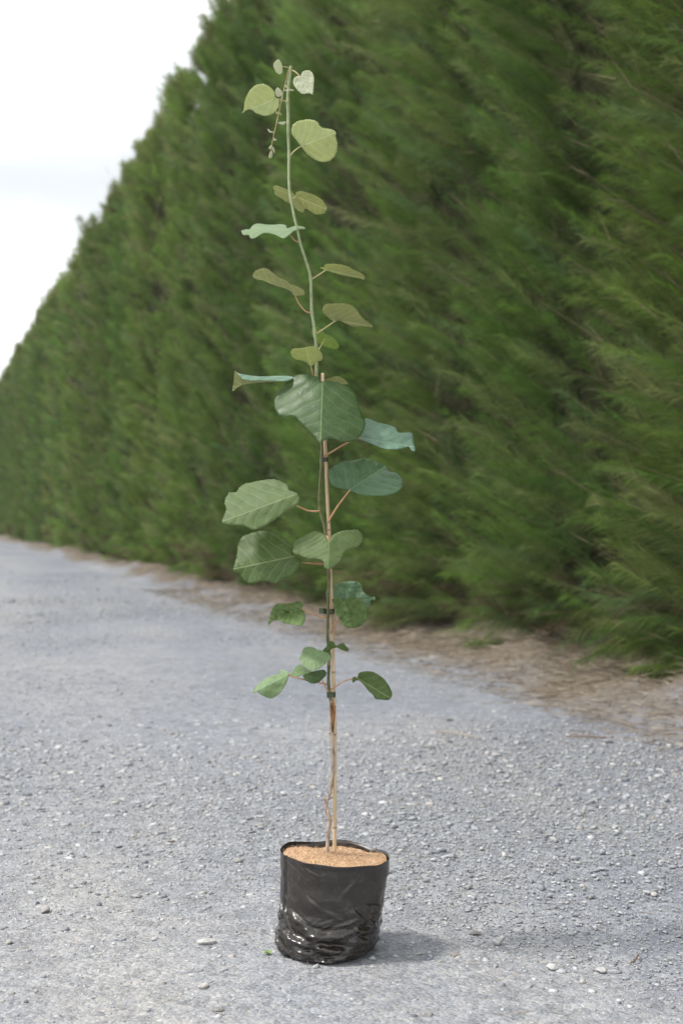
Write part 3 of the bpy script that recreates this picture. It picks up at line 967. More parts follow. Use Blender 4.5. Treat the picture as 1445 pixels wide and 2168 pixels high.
wf = catmull(wood_px, 6)
WP = [stem_pt(*p) for p in wf]
wrad = []
for i, p in enumerate(wf):
    r = float(np.interp(p[1], [1480, 1500, 1550, 1570, 1640, 1690, 1730, 1815], [0.0036, 0.0046, 0.0042, 0.0036, 0.0033, 0.0031, 0.0037, 0.0031]))
    for nd in (1555, 1595, 1633, 1664, 1696, 1718, 1733):
        r += 0.0009 * math.exp(-((p[1] - nd) / 3.0) ** 2)
    wrad.append(r)
parts = [tube(WP, wrad, 12, bumps=0.26)]
# pruned stubs and buds along the old wood
for (a, b, r) in [((625, 1040), (607, 1008), 0.0029), ((655, 1020), (668, 1000), 0.0020), ((697, 556), (690, 552), 0.0022), ((700, 742), (714, 738), 0.0018), ((668, 352), (658, 345), 0.0017), ((640, 1146), (630, 1152), 0.0018), ((665, 890), (655, 885), 0.0016), ((688, 700), (676, 702), 0.0014)]:
    A0, B0 = at(*zp(5, a), Y=stem_Y(zp(5, a)[1]) - 0.001), at(*zp(5, b), Y=stem_Y(zp(5, b)[1]) - 0.003)
    parts.append(tube([A0, A0.lerp(B0, 0.6), B0], [r * 1.1, r, r * 0.85], 8))
vs, fs = merge(parts)
M_WOOD = mat_plain('old_wood', (0.20, 0.145, 0.105, 1), (0.54, 0.44, 0.36, 1), 150, rough=0.8, spec=0.2, stretch=(1, 1, 0.35), bump=0.6)
mesh_obj('woody_stem', vs, fs, M_WOOD, parent=plant)

# ragged bark round the graft
def graft():
    parts = []
    for i in range(26):
        x = random.uniform(662, 722); y0 = random.uniform(40, 120)
        yl = random.uniform(120, 300)
        dep = stem_Y(1510) - 0.0048 - random.random() * 0.001
        x2 = 690 + (x - 690) * 0.35
        pts = [at(*zp(5, (x + random.uniform(-3, 3), y0)), Y=dep), at(*zp(5, ((x + x2) / 2 + random.uniform(-6, 6), y0 + yl * 0.5)), Y=dep), at(*zp(5, (x2 + random.uniform(-5, 5), min(345, y0 + yl))), Y=dep + 0.001)]
        parts.append(tube(pts, [random.uniform(0.0004, 0.0011), random.uniform(0.0005, 0.001), 0.0003], 5))
    for i in range(10):   # frayed hairs sticking out at the cut
        a = zp(5, (random.uniform(655, 725), random.uniform(30, 100)))
        ang = random.uniform(-2.6, 0.3)
        b = (a[0] + math.cos(ang) * random.uniform(3, 8) - 3, a[1] - math.sin(ang) * random.uniform(2, 9))
        parts.append(tube([at(*a, Y=PLANT_Y - 0.007), at(*b, Y=PLANT_Y - 0.009)], [0.0004, 0.0002], 4))
    # dark knot of the cut scion
    for (cx, cy, r) in [(712, 85, 0.0030), (690, 40, 0.0026), (716, 362, 0.0017), (664, 350, 0.0015)]:
        c0 = at(*zp(5, (cx, cy)), Y=PLANT_Y - 0.004)
        parts.append(tube([c0 + Vector((0, 0, -r)), c0 + Vector((0, 0, -r * 0.3)), c0 + Vector((0, 0, r * 0.5)), c0 + Vector((0, 0, r))], [r * .4, r, r * .9, r * .35], 8, bumps=0.3))
    vs, fs = merge(parts)
    m = mat_plain('shredded_bark', (0.10, 0.045, 0.022, 1), (0.42, 0.23, 0.11, 1), 180, rough=0.85, spec=0.15, stretch=(1, 1, 0.3), bump=0.5)
    mesh_obj('graft_bark', vs, fs, m, parent=plant)
graft()

# ------------------------------------------------------------------ leaves
LM = {
    # mature, upper face / lower face
    'top':   mat_leaf('leaf_upper', lin(64, 92, 54), lin(44, 72, 38), lin(148, 166, 116), 0.50, 0.42, 0.40, 0.16, lin(206, 226, 120), bump=0.3),
    'dark':  mat_leaf('leaf_upper_dark', lin(66, 92, 48), lin(44, 70, 30), lin(164, 174, 120), 0.60, 0.45, 0.35, 0.16, lin(206, 226, 120), bump=0.3),
    'teal':  mat_leaf('leaf_upper_green_sky_tint', lin(80, 114, 82), lin(54, 88, 58), lin(146, 172, 142), 0.48, 0.38, 0.5, 0.12, lin(206, 226, 140)),  # a weaker tint of reflected sky is mixed into this green
    'blue':  mat_leaf('leaf_upper_sky_tint', lin(98, 130, 108), lin(70, 106, 84), lin(160, 186, 166), 0.45, 0.36, 0.55, 0.12, lin(206, 226, 140)),  # bluish sky reflection on the upper face is put into the base colour
    'dusty': mat_leaf('leaf_upper_dusty', lin(90, 110, 72), lin(64, 88, 50), lin(156, 168, 126), 0.55, 0.50, 0.3, 0.25, lin(214, 230, 130), sheen=0.15, bump=0.3),
    'soft':  mat_leaf('leaf_upper_pale', lin(118, 144, 104), lin(94, 124, 84), lin(176, 194, 158), 0.5, 0.45, 0.4, 0.25, lin(214, 230, 140), sheen=0.2),
    'under': mat_leaf('leaf_lower', lin(184, 182, 128), lin(156, 158, 102), lin(222, 224, 170), 0.9, 0.65, 0.2, 0.40, lin(224, 225, 182), sheen=0.15, vw=1.7),
    'young': mat_leaf('leaf_young', lin(194, 204, 148), lin(174, 188, 126), lin(226, 230, 192), 0.9, 0.6, 0.2, 0.38, lin(236, 242, 170), sheen=0.2, vw=1.8),
    'silver': mat_leaf('leaf_downy', lin(214, 216, 196), lin(186, 194, 162), lin(230, 230, 212), 0.6, 0.8, 0.1, 0.3, lin(240, 242, 200), sheen=0.3, vw=1.4),
    'green': mat_leaf('leaf_fresh', lin(112, 142, 70), lin(84, 116, 48), lin(190, 204, 140), 0.8, 0.5, 0.3, 0.35, lin(196, 222, 120), vw=1.5),
    'crisp': mat_leaf('leaf_crumpled', lin(104, 128, 76), lin(60, 88, 42), lin(154, 170, 120), 0.5, 0.5, 0.35, 0.15, lin(206, 226, 120), bump=0.7),
}
M_PET = mat_plain('petiole', lin(172, 126, 92), lin(200, 160, 122), 90, rough=0.5, spec=0.35)
M_PETG = mat_plain('petiole_green', lin(168, 160, 112), lin(196, 184, 138), 90, rough=0.6, spec=0.25)

def build_blade(V, F, MI, UV, z, outline, base, tip, Yb, gx, gz, front, back, mats, wav=0.0, fold=0.0, cup=0.0, teeth=0.5, seed=0, wf=1.0, crumple=0.0):
    """a leaf blade whose rim is the given closed outline, lying on a tilted, folded and wavy surface"""
    rnd = random.Random(seed)
    wav *= 1.4; fold *= 1.35; crumple *= 0.55
    pts = [np.array(zp(z, p)) for p in outline]
    loop = catmull(pts, 8, closed=True)
    # even spacing along the rim, with little bristly teeth
    seglen = [np.linalg.norm(loop[(i + 1) % len(loop)] - loop[i]) for i in range(len(loop))]
    tot = sum(seglen)
    N = max(24, int(tot / 2.0))
    cum = np.concatenate([[0], np.cumsum(seglen)])
    arr = np.array(loop + [loop[0]])
    tt = np.linspace(0, tot, N, endpoint=False)
    rim = np.stack([np.interp(tt, cum, arr[:, 0]), np.interp(tt, cum, arr[:, 1])], 1)
    tang = np.roll(rim, -1, 0) - np.roll(rim, 1, 0)
    nor = np.stack([tang[:, 1], -tang[:, 0]], 1)
    nor /= np.linalg.norm(nor, axis=1, keepdims=True) + 1e-9
    area = 0.5 * np.sum(rim[:, 0] * np.roll(rim[:, 1], -1) - np.roll(rim[:, 0], -1) * rim[:, 1])
    if area < 0:
        nor = -nor
    if teeth:
        ph = 0
        for i in range(N):
            if i % 3 == 0 and rnd.random() < 0.75:
                rim[i] += nor[i] * teeth * rnd.uniform(0.9, 2.8)
            rim[i] += nor[i] * rnd.uniform(-0.25, 0.25) * teeth
    bp = np.array(zp(z, base)); tp_ = np.array(zp(z, tip))
    lo, hi = rim.min(0), rim.max(0)
    step = max(2.2, min(5.0, math.sqrt(abs(area)) / 22))
    # interior points
    inner = []
    xs = np.arange(lo[0], hi[0], step); ys = np.arange(lo[1], hi[1], step)
    rx, ry = rim[:, 0], rim[:, 1]
    rx2, ry2 = np.roll(rx, -1), np.roll(ry, -1)
    for yy in ys:
        for xx in xs:
            x = xx + rnd.uniform(-.2, .2) * step; y = yy + rnd.uniform(-.2, .2) * step
            c = ((ry > y) != (ry2 > y))
            with np.errstate(divide='ignore', invalid='ignore'):
                xi = rx + (y - ry) / (ry2 - ry) * (rx2 - rx)
            if np.count_nonzero(c & (x < xi)) % 2 == 1:
                if np.min((rx - x) ** 2 + (ry - y) ** 2) > (step * 0.55) ** 2:
                    inner.append((x, y))
    allp = [Vector((p[0], p[1])) for p in rim] + [Vector(p) for p in inner]
    vo, eo, fo, _, _, _ = delaunay_2d_cdt(allp, [], [list(range(N))], 1, 1e-5)
    vo = np.array([(p[0], p[1]) for p in vo])
    # lift on to the surface
    B = at(bp[0], bp[1], Yb)
    def lift(x, y):
        rxr, rzr = (x - 722.5) / FPX, -(y - 1084.0) / FPX
        # Y = Yb + gx*(X-Bx) + gz*(Z-Bz) with X = rxr*Y, Z = CAM_H + rzr*Y
        return (Yb - gx * B.x + gz * (CAM_H - B.z)) / (1 - gx * rxr - gz * rzr)
    Tq = lift(tp_[0], tp_[1])
    T = at(tp_[0], tp_[1], Tq)
    nrm = Vector((gx, -1, gz)).normalized()   # points to the camera
    mdir = (T - B); Lm = mdir.length; mdir.normalize()
    vdir = nrm.cross(mdir).normalized()
    P3, UVl = [], []
    for (x, y) in vo:
        Y = lift(x, y)
        p = at(x, y, Y)
        u = (p - B).dot(mdir) / Lm; v = (p - B).dot(vdir) / Lm
        w = fold * abs(v) * Lm + cup * (v * v + 0.4 * (u - 0.4) ** 2) * Lm
        w += wav * Lm * (mnoise.noise(Vector((u * 2.2 * wf + seed, v * 2.2 * wf, 0.5))) + 0.45 * mnoise.noise(Vector((u * 5 * wf, v * 5 * wf + seed, 1.5))))
        if crumple:
            q = (u - 0.6 * abs(v)) * 6.0
            w += crumple * Lm * (0.5 - abs((q % 1.0) - 0.5)) * 0.35
        P3.append(at(x, y, Y + w)); UVl.append((u, v))
    o = len(V)
    n = len(P3)
    th = 0.00022
    V += [p + nrm * th for p in P3] + [p - nrm * th for p in P3]
    UV += UVl + UVl
    mi_f, mi_b = mats.index(front), mats.index(back)
    ed = {}
    for f in fo:
        a, b, c = f
        A, Bq, C = P3[a], P3[b], P3[c]
        g = (Bq - A).cross(C - A)
        if g.dot(nrm) < 0:
            f = (a, c, b)
        F.append([i + o for i in f]); MI.append(mi_f)
        F.append([i + o + n for i in reversed(f)]); MI.append(mi_b)
        for i in range(3):
            e = (f[i], f[(i + 1) % 3])
            ed[e] = True
    for (a, b) in list(ed):
        if (b, a) not in ed:
            F.append([b + o, a + o, a + o + n, b + o + n]); MI.append(mi_f)
    return B, nrm

leaf_seed = [3]
def leaf(patches, petiole=None, pet_r=0.00135, pet_green=False):
    """patches: dicts for build_blade; petiole: (view, points from stem to blade, depth at stem, depth at blade)"""
    mats = []
    for p in patches:
        for s in (p['front'], p['back']):
            if s not in mats: mats.append(s)
    V, F, MI, UV = [], [], [], []
    for p in patches:
        leaf_seed[0] += 1
        build_blade(V, F, MI, UV, mats=mats, seed=leaf_seed[0] * 1.7, **p)
    o = mesh_obj('leaf', np.array([tuple(v) for v in V]), F, [LM[s] for s in mats], parent=plant, mat_idx=MI, uv=np.array(UV))
    if petiole:
        z, pts, Ya, Yb2 = petiole
        f = catmull([zp(z, p) for p in pts], 6)
        n = len(f)
        P = [at(q[0], q[1], Ya + (Yb2 - Ya) * i / (n - 1)) for i, q in enumerate(f)]
        rr = [pet_r * (1.25 - 0.4 * i / (n - 1)) for i in range(n)]
        vs, fs = tube(P, rr, 8)
        c = mesh_obj('petiole', vs, fs, M_PETG if pet_green else M_PET, parent=o)
    return o

Y0 = PLANT_Y
def pd(z, outline, base, tip, dY, gx, gz, front, back, **kw):
    return dict(z=z, outline=outline, base=base, tip=tip, Yb=Y0 + dY, gx=gx, gz=gz, front=front, back=back, **kw)

# --- the pale young top
leaf([pd(1, [(545, 110), (565, 125), (580, 160), (586, 210), (580, 235), (555, 243), (530, 225), (512, 190), (503, 165), (515, 135)], (580, 175), (503, 172), 0.0, 0.9, -0.3, 'silver', 'young', wav=0.03, teeth=0.3)],
     (1, [(650, 188), (615, 178), (560, 174)], Y0 + 0.009, Y0 - 0.001), 0.0008, True)
leaf([pd(1, [(800, 210), (830, 215), (858, 240), (868, 280), (866, 330), (862, 380), (855, 428), (835, 413), (800, 415), (775, 420), (740, 405), (705, 365), (685, 330), (683, 295), (700, 270), (735, 258), (750, 262), (765, 225)], (742, 262), (855, 428), -0.006, 0.2, 0.25, 'silver', 'young', wav=0.03, fold=0.2, teeth=0.5)],
     (1, [(668, 205), (705, 225), (745, 265)], Y0 + 0.009, Y0 - 0.006), 0.0010, True)
leaf([pd(1, [(415, 333), (450, 345), (490, 375), (515, 410), (520, 455), (545, 465), (555, 495), (548, 540), (515, 585), (470, 610), (420, 615), (385, 605), (345, 590), (310, 562), (275, 560), (240, 580), (220, 597), (240, 555), (245, 500), (262, 445), (290, 395), (335, 350), (375, 335)], (515, 463), (225, 592), -0.004, -0.25, -0.35, 'young', 'silver', wav=0.03, fold=-0.2)],
     (1, [(632, 495), (575, 475), (510, 463)], Y0 + 0.007, Y0 - 0.005), 0.0011, True)
leaf([pd(1, [(820, 650), (870, 660), (905, 680), (910, 700), (945, 725), (990, 735), (1035, 745), (1065, 765), (1062, 800), (1075, 860), (1070, 940), (1045, 990), (1000, 1025), (930, 1027), (870, 1005), (810, 960), (765, 905), (745, 885), (715, 840), (675, 790), (668, 740), (685, 695), (730, 665), (780, 657)], (755, 890), (1062, 768), -0.004, 0.25, -0.55, 'young', 'silver', wav=0.035, fold=0.25, teeth=0.7)],
     (1, [(648, 985), (690, 935), (755, 890), (800, 880)], Y0 + 0.006, Y0 - 0.004), 0.0013, True)
leaf([pd(1, [(500, 1260), (520, 1247), (560, 1255), (610, 1275), (660, 1295), (700, 1335), (720, 1360), (745, 1410), (780, 1450), (775, 1485), (745, 1480), (700, 1450), (670, 1415), (620, 1390), (560, 1350), (520, 1325), (515, 1290)], (715, 1350), (505, 1270), 0.018, -0.3, -0.9, 'under', 'dusty', wav=0.03),
      pd(1, [(705, 1330), (715, 1305), (760, 1298), (830, 1315), (900, 1345), (940, 1375), (970, 1420), (984, 1445), (965, 1490), (920, 1503), (870, 1500), (835, 1475), (795, 1450), (775, 1458), (745, 1405), (720, 1360)], (712, 1345), (975, 1455), 0.017, 0.5, -0.8, 'under', 'dusty', wav=0.03)],
     (1, [(672, 1370), (690, 1355), (715, 1342)], Y0 + 0.002, Y0 + 0.017), 0.0010, True)
leaf([pd(1, [(225, 1650), (265, 1640), (290, 1640), (320, 1605), (370, 1588), (450, 1597), (530, 1597), (590, 1595), (620, 1610), (632, 1632), (690, 1610), (730, 1608), (775, 1618), (793, 1635), (740, 1640), (690, 1650), (655, 1680), (610, 1715), (580, 1715), (530, 1690), (480, 1675), (430, 1672), (390, 1685), (350, 1710), (320, 1720), (295, 1712), (285, 1690), (240, 1690), (222, 1670)], (640, 1650), (225, 1660), -0.010, 0.1, 1.9, 'soft', 'under', wav=0.07)],
     (1, [(730, 1755), (690, 1735), (645, 1675)], Y0 - 0.001, Y0 - 0.006), 0.0010)

# --- drooping growing tip
def shoot_tip():
    pts = [(648, 185), (630, 250), (612, 330), (595, 400), (578, 475), (562, 545), (545, 625), (530, 695), (510, 775), (497, 840), (488, 890), (482, 940), (478, 990)]
    f = catmull([zp(1, p) for p in pts], 4)
    n = len(f)
    P = [at(q[0], q[1], Y0 + 0.008 - 0.022 * min(1, i / n * 1.6)) for i, q in enumerate(f)]
    vs, fs = tube(P, [0.0011 - 0.0004 * i / n for i in range(n)], 8)
    m = mat_plain('downy_shoot', lin(150, 128, 92), lin(190, 172, 138), 150, rough=0.8, spec=0.1)
    o = mesh_obj('shoot_tip', vs, fs, m, parent=plant)
    def leaflet(outl, base, tip, mat, gx=0.4, gz=-0.3):
        V, F, MI, UV = [], [], [], []
        leaf_seed[0] += 1
        build_blade(V, F, MI, UV, 1, outl, base, tip, Y0 - 0.012, gx, gz, mat, 'silver', [mat, 'silver'] if mat != 'silver' else ['silver'], wav=0.05, teeth=0.2, seed=leaf_seed[0])
        mats = [LM[mat], LM['silver']] if mat != 'silver' else [LM['silver']]
        mesh_obj('leaflet', np.array([tuple(v) for v in V]), F, mats, parent=o, mat_idx=MI, uv=np.array(UV))
    leaflet([(540, 362), (560, 375), (582, 400), (587, 425), (570, 442), (540, 447), (525, 425), (522, 390)], (578, 440), (540, 362), 'silver')
    leaflet([(525, 580), (545, 582), (570, 592), (577, 610), (555, 612), (530, 600)], (560, 590), (527, 590), 'under')
    leaflet([(548, 680), (578, 672), (620, 669), (602, 697), (575, 697)], (548, 682), (618, 672), 'silver')
    leaflet([(453, 733), (472, 748), (482, 756), (508, 764), (480, 771), (460, 758)], (508, 765), (454, 735), 'silver')
    leaflet([(505, 808), (515, 820), (535, 832), (520, 842), (502, 838)], (500, 830), (533, 832), 'silver')
    leaflet([(462, 905), (478, 885), (492, 880), (492, 905), (475, 915)], (488, 895), (463, 906), 'silver')
    leaflet([(492, 905), (505, 900), (518, 945), (510, 950), (495, 925)], (492, 905), (515, 946), 'silver')
    leaflet([(462, 985), (472, 950), (485, 930), (496, 950), (492, 985), (478, 1000)], (487, 930), (475, 998), 'silver')
    leaflet([(605, 390), (622, 380), (660, 376), (690, 384), (686, 394), (655, 392), (625, 397)], (605, 392), (690, 386), 'silver')
    leaflet([(608, 345), (622, 340), (628, 358), (618, 368)], (612, 365), (622, 342), 'silver')
shoot_tip()

# --- olive undersides in the middle
leaf([pd(2, [(247, 212), (265, 180), (310, 160), (345, 162), (390, 195), (430, 225), (470, 240), (510, 270), (560, 290), (600, 312), (605, 340), (575, 347), (535, 343), (500, 310), (430, 285), (370, 265), (320, 240), (280, 235)], (538, 340), (250, 205), -0.01, -0.9, -2.0, 'under', 'dusty', wav=0.03, fold=0.15)],
     (2, [(648, 468), (610, 455), (565, 400), (538, 340)], Y0 + 0.0, Y0 - 0.01), 0.0012)
leaf([pd(2, [(715, 152), (740, 150), (755, 132), (810, 128), (880, 138), (950, 170), (1000, 195), (1020, 212), (1018, 238), (980, 225), (910, 215), (830, 195), (775, 178), (745, 168)], (758, 168), (1018, 225), 0.0, 0.7, -2.2, 'under', 'dusty', wav=0.03, fold=0.15)],
     (2, [(660, 232), (705, 203), (758, 168)], Y0 + 0.0, Y0 + 0.0), 0.0012, True)
leaf([pd(2, [(735, 430), (760, 408), (820, 405), (900, 407), (950, 430), (990, 480), (1020, 515), (1080, 562), (1000, 560), (940, 560), (880, 535), (845, 520), (800, 520), (760, 490), (735, 460)], (825, 520), (1075, 560), -0.006, 0.5, -1.4, 'under', 'top', wav=0.04, fold=-0.2)],
     (2, [(685, 615), (760, 565), (825, 520), (870, 495)], Y0 - 0.002, Y0 - 0.006), 0.0013, True)
leaf([pd(2, [(690, 565), (720, 580), (745, 610), (780, 625), (820, 655), (843, 690), (835, 715), (800, 720), (745, 700), (715, 690), (690, 660), (665, 640), (653, 605), (665, 570)], (722, 690), (800, 640), 0.022, 0.3, -0.5, 'green', 'under', wav=0.03)],
     (2, [(690, 740), (712, 710), (745, 650)], Y0 + 0.001, Y0 + 0.016), 0.0010, True)
leaf([pd(2, [(513, 735), (530, 718), (590, 713), (640, 703), (680, 705), (715, 735), (732, 770), (725, 795), (690, 810), (650, 837), (625, 815), (590, 800), (545, 790), (515, 760)], (649, 836), (615, 712), -0.010, 0.2, -1.1, 'under', 'green', wav=0.03, fold=0.1)],
     (2, [(668, 905), (658, 870), (648, 835)], Y0 - 0.001, Y0 - 0.010), 0.0011)
leaf([pd(2, [(122, 873), (150, 888), (200, 900), (300, 910), (400, 907), (470, 906), (530, 915), (500, 938), (440, 942), (330, 938), (240, 938), (185, 930), (150, 912)], (525, 920), (130, 885), -0.02, 0.1, 1.6, 'blue', 'under', wav=0.02, teeth=0.3),
      pd(2, [(124, 874), (150, 902), (185, 921), (240, 931), (330, 933), (430, 940), (300, 951), (200, 962), (150, 980), (108, 1010), (115, 940)], (430, 940), (112, 980), -0.019, 0.1, -1.0, 'under', 'blue', wav=0.02)],
     (2, [(690, 905), (620, 915), (525, 922)], Y0 - 0.003, Y0 - 0.02), 0.0013)

# --- the big mature leaves
leaf([pd(2, [(610, 897), (650, 900), (700, 915), (728, 945), (760, 940), (830, 950), (900, 980), (945, 1015), (975, 1075), (985, 1125), (1005, 1180), (1028, 1240), (1010, 1290), (975, 1340), (920, 1365), (860, 1360), (810, 1345), (760, 1345), (710, 1370), (680, 1330), (630, 1280), (580, 1230), (530, 1185), (450, 1188), (420, 1165), (400, 1120), (400, 1060), (430, 1010), (470, 960), (520, 920), (565, 900)], (728, 985), (714, 1360), -0.045, 0.12, 0.55, 'top', 'under', wav=0.03, fold=0.18, cup=0.22, teeth=0.7)],
     (2, [(700, 940), (715, 955), (728, 985)], Y0 - 0.002, Y0 - 0.043), 0.0014)
leaf([pd(2, [(735, 945), (790, 918), (840, 910), (880, 930), (905, 962), (860, 960), (820, 948), (780, 945)], (745, 943), (902, 960), 0.006, 0.4, -1.5, 'under', 'top', wav=0.03, teeth=0.3)],
     (2, [(695, 975), (720, 955), (745, 943)], Y0 + 0.0, Y0 + 0.006), 0.0010)
leaf([pd(2, [(1025, 1205), (1060, 1208), (1110, 1230), (1180, 1245), (1235, 1265), (1260, 1300), (1345, 1302), (1358, 1330), (1360, 1370), (1375, 1425), (1345, 1420), (1330, 1400), (1250, 1415), (1180, 1415), (1110, 1395), (1050, 1370), (975, 1340), (1005, 1300), (1020, 1240)], (990, 1335), (1368, 1400), -0.012, 0.15, 1.3, 'blue', 'under', wav=0.05, fold=-0.25, teeth=0.6)],
     (2, [(730, 1470), (800, 1430), (905, 1370), (990, 1335)], Y0 - 0.001, Y0 - 0.012), 0.0015)
leaf([pd(3, [(880, 130), (920, 118), (980, 115), (1045, 98), (1090, 108), (1150, 130), (1200, 150), (1225, 190), (1280, 203), (1308, 235), (1320, 280), (1295, 320), (1240, 350), (1160, 358), (1080, 357), (1010, 345), (965, 325), (930, 315), (870, 305), (830, 285), (812, 240), (808, 190), (830, 160)], (955, 318), (1205, 152), -0.02, 0.1, 0.9, 'teal', 'under', wav=0.04, fold=-0.38, teeth=0.6)],
     (3, [(800, 545), (870, 430), (955, 320)], Y0 + 0.0, Y0 - 0.021), 0.0016)
leaf([pd(3, [(120, 340), (165, 335), (190, 300), (225, 278), (300, 262), (380, 248), (430, 247), (480, 265), (520, 290), (535, 325), (575, 337), (605, 380), (585, 425), (530, 455), (470, 500), (400, 545), (330, 585), (280, 597), (240, 575), (190, 565), (130, 560), (70, 550), (75, 515), (95, 460), (85, 410), (95, 370)], (482, 385), (90, 530), -0.035, -0.15, 0.75, 'dusty', 'under', wav=0.035, fold=0.15, teeth=0.8)],
     (3, [(742, 466), (700, 468), (650, 460), (580, 428), (500, 400)], Y0 - 0.003, Y0 - 0.025), 0.0015)
leaf([pd(3, [(200, 655), (240, 630), (320, 607), (390, 608), (460, 630), (510, 665), (545, 710), (560, 770), (590, 785), (612, 820), (610, 850), (570, 895), (500, 935), (435, 968), (380, 955), (320, 957), (265, 972), (215, 945), (190, 900), (145, 885), (155, 830), (170, 770), (175, 710)], (520, 790), (150, 868), -0.03, -0.2, 0.45, 'dark', 'under', wav=0.035, fold=0.12, teeth=0.8)],
     (3, [(795, 835), (740, 833), (680, 830), (610, 822), (530, 800)], Y0 - 0.003, Y0 - 0.022), 0.0014)
leaf([pd(3, [(560, 720), (580, 675), (640, 640), (700, 608), (750, 620), (790, 645), (808, 678), (830, 640), (880, 612), (950, 600), (1010, 600), (1040, 635), (1042, 670), (1010, 715), (960, 725), (920, 745), (900, 795), (870, 830), (820, 868), (780, 860), (770, 815), (735, 800), (690, 800), (650, 790), (600, 770), (565, 760)], (808, 688), (800, 862), -0.05, 0.1, 0.7, 'dusty', 'under', wav=0.05, fold=0.22, teeth=0.7)],
     (3, [(793, 640), (800, 655), (808, 690)], Y0 - 0.003, Y0 - 0.047), 0.0014)

# --- the crumpled lower leaves
leaf([pd(4, [(330, 285), (370, 275), (430, 272), (480, 268), (520, 253), (565, 270), (562, 300), (545, 315), (575, 340), (585, 380), (578, 430), (545, 463), (510, 455), (465, 445), (420, 440), (370, 420), (335, 410), (300, 425), (275, 455), (275, 410), (300, 340)], (550, 318), (280, 420), -0.02, -0.2, 0.8, 'crisp', 'under', wav=0.085, fold=-0.3, crumple=0.5, wf=1.6, teeth=0.6)],
     (4, [(776, 388), (740, 385), (680, 375), (620, 345), (550, 318)], Y0 - 0.003, Y0 - 0.02), 0.0012)
leaf([pd(4, [(763, 170), (800, 135), (830, 120), (870, 100), (920, 87), (990, 82), (1045, 95), (1065, 130), (1078, 170), (1110, 200), (1145, 220), (1175, 215), (1180, 245), (1145, 240), (1135, 280), (1110, 307), (1080, 270), (1040, 240), (960, 250), (930, 262), (900, 250), (850, 235), (790, 240), (768, 225)], (915, 258), (1000, 85), 0.02, 0.1, 0.3, 'teal', 'under', wav=0.07, wf=1.4, teeth=0.6)],
     (4, [(785, 222), (810, 225), (860, 245), (915, 258)], Y0 + 0.002, Y0 + 0.02), 0.0012)
leaf([pd(4, [(815, 240), (850, 222), (890, 230), (917, 262), (945, 225), (1000, 215), (1050, 230), (1085, 265), (1110, 310), (1120, 350), (1110, 395), (1080, 440), (1040, 470), (980, 480), (930, 470), (895, 440), (870, 390), (840, 350), (835, 310)], (922, 262), (975, 478), -0.03, 0.25, 0.4, 'crisp', 'under', wav=0.085, fold=0.25, wf=1.5, crumple=0.4, teeth=0.6)],
     (4, [(800, 520), (832, 460), (870, 385), (922, 265)], Y0 - 0.001, Y0 - 0.029), 0.0013)
leaf([pd(4, [(538, 740), (555, 700), (575, 650), (600, 640), (650, 645), (690, 665), (735, 672), (770, 690), (806, 735), (770, 770), (735, 800), (690, 830), (640, 842), (600, 820), (565, 790)], (750, 690), (550, 760), -0.03, -0.15, 0.8, 'soft', 'under', wav=0.05, teeth=0.6),
      pd(4, [(737, 668), (760, 645), (785, 600), (800, 588), (825, 600), (850, 628), (875, 618), (900, 608), (930, 630), (953, 660), (940, 677), (900, 668), (855, 645), (825, 652), (805, 662), (800, 690), (806, 735), (770, 705)], (760, 690), (950, 665), -0.028, 0.4, -0.3, 'crisp', 'dusty', wav=0.08, teeth=0.5)],
     (4, [(790, 820), (785, 760), (775, 715)], Y0 - 0.002, Y0 - 0.024), 0.0012)
leaf([pd(4, [(465, 880), (480, 840), (510, 805), (545, 790), (600, 830), (640, 855), (600, 868), (565, 880), (530, 890), (490, 900)], (575, 880), (480, 850), -0.012, -0.3, 0.7, 'soft', 'under', wav=0.05, teeth=0.5),
      pd(4, [(565, 882), (600, 866), (640, 852), (690, 842), (740, 836), (765, 860), (755, 890), (720, 925), (690, 945), (640, 950), (600, 930), (575, 905)], (735, 925), (580, 885), -0.014, 0.2, 0.2, 'top', 'dusty', wav=0.06, cup=-0.2, teeth=0.5)],
     (4, [(785, 1025), (760, 985), (730, 925)], Y0 - 0.002, Y0 - 0.013), 0.0013)
leaf([pd(4, [(140, 1030), (165, 980), (220, 930), (300, 885), (365, 870), (375, 835), (420, 845), (447, 862), (440, 900), (425, 945), (395, 1000), (350, 1050), (300, 1078), (250, 1065), (200, 1040), (185, 1020)], (445, 872), (145, 1028), -0.015, -0.2, 0.7, 'soft', 'under', wav=0.05, fold=0.3, teeth=0.6)],
     (4, [(785, 962), (700, 945), (600, 925), (520, 905), (470, 893), (440, 872)], Y0 - 0.001, Y0 - 0.016), 0.0012)
leaf([pd(4, [(985, 912), (1000, 893), (1030, 897), (1040, 865), (1080, 850), (1150, 850), (1210, 880), (1260, 920), (1300, 980), (1320, 1030), (1318, 1065), (1290, 1090), (1230, 1088), (1180, 1080), (1160, 1050), (1120, 1010), (1080, 960), (1040, 925), (1010, 930), (990, 945)], (1025, 905), (1305, 1075), -0.01, 0.3, 0.5, 'dark', 'under', wav=0.04, fold=0.25, teeth=0.4)],
     (4, [(800, 1000), (845, 975), (920, 930), (1025, 903)], Y0 + 0.001, Y0 - 0.01), 0.0012)

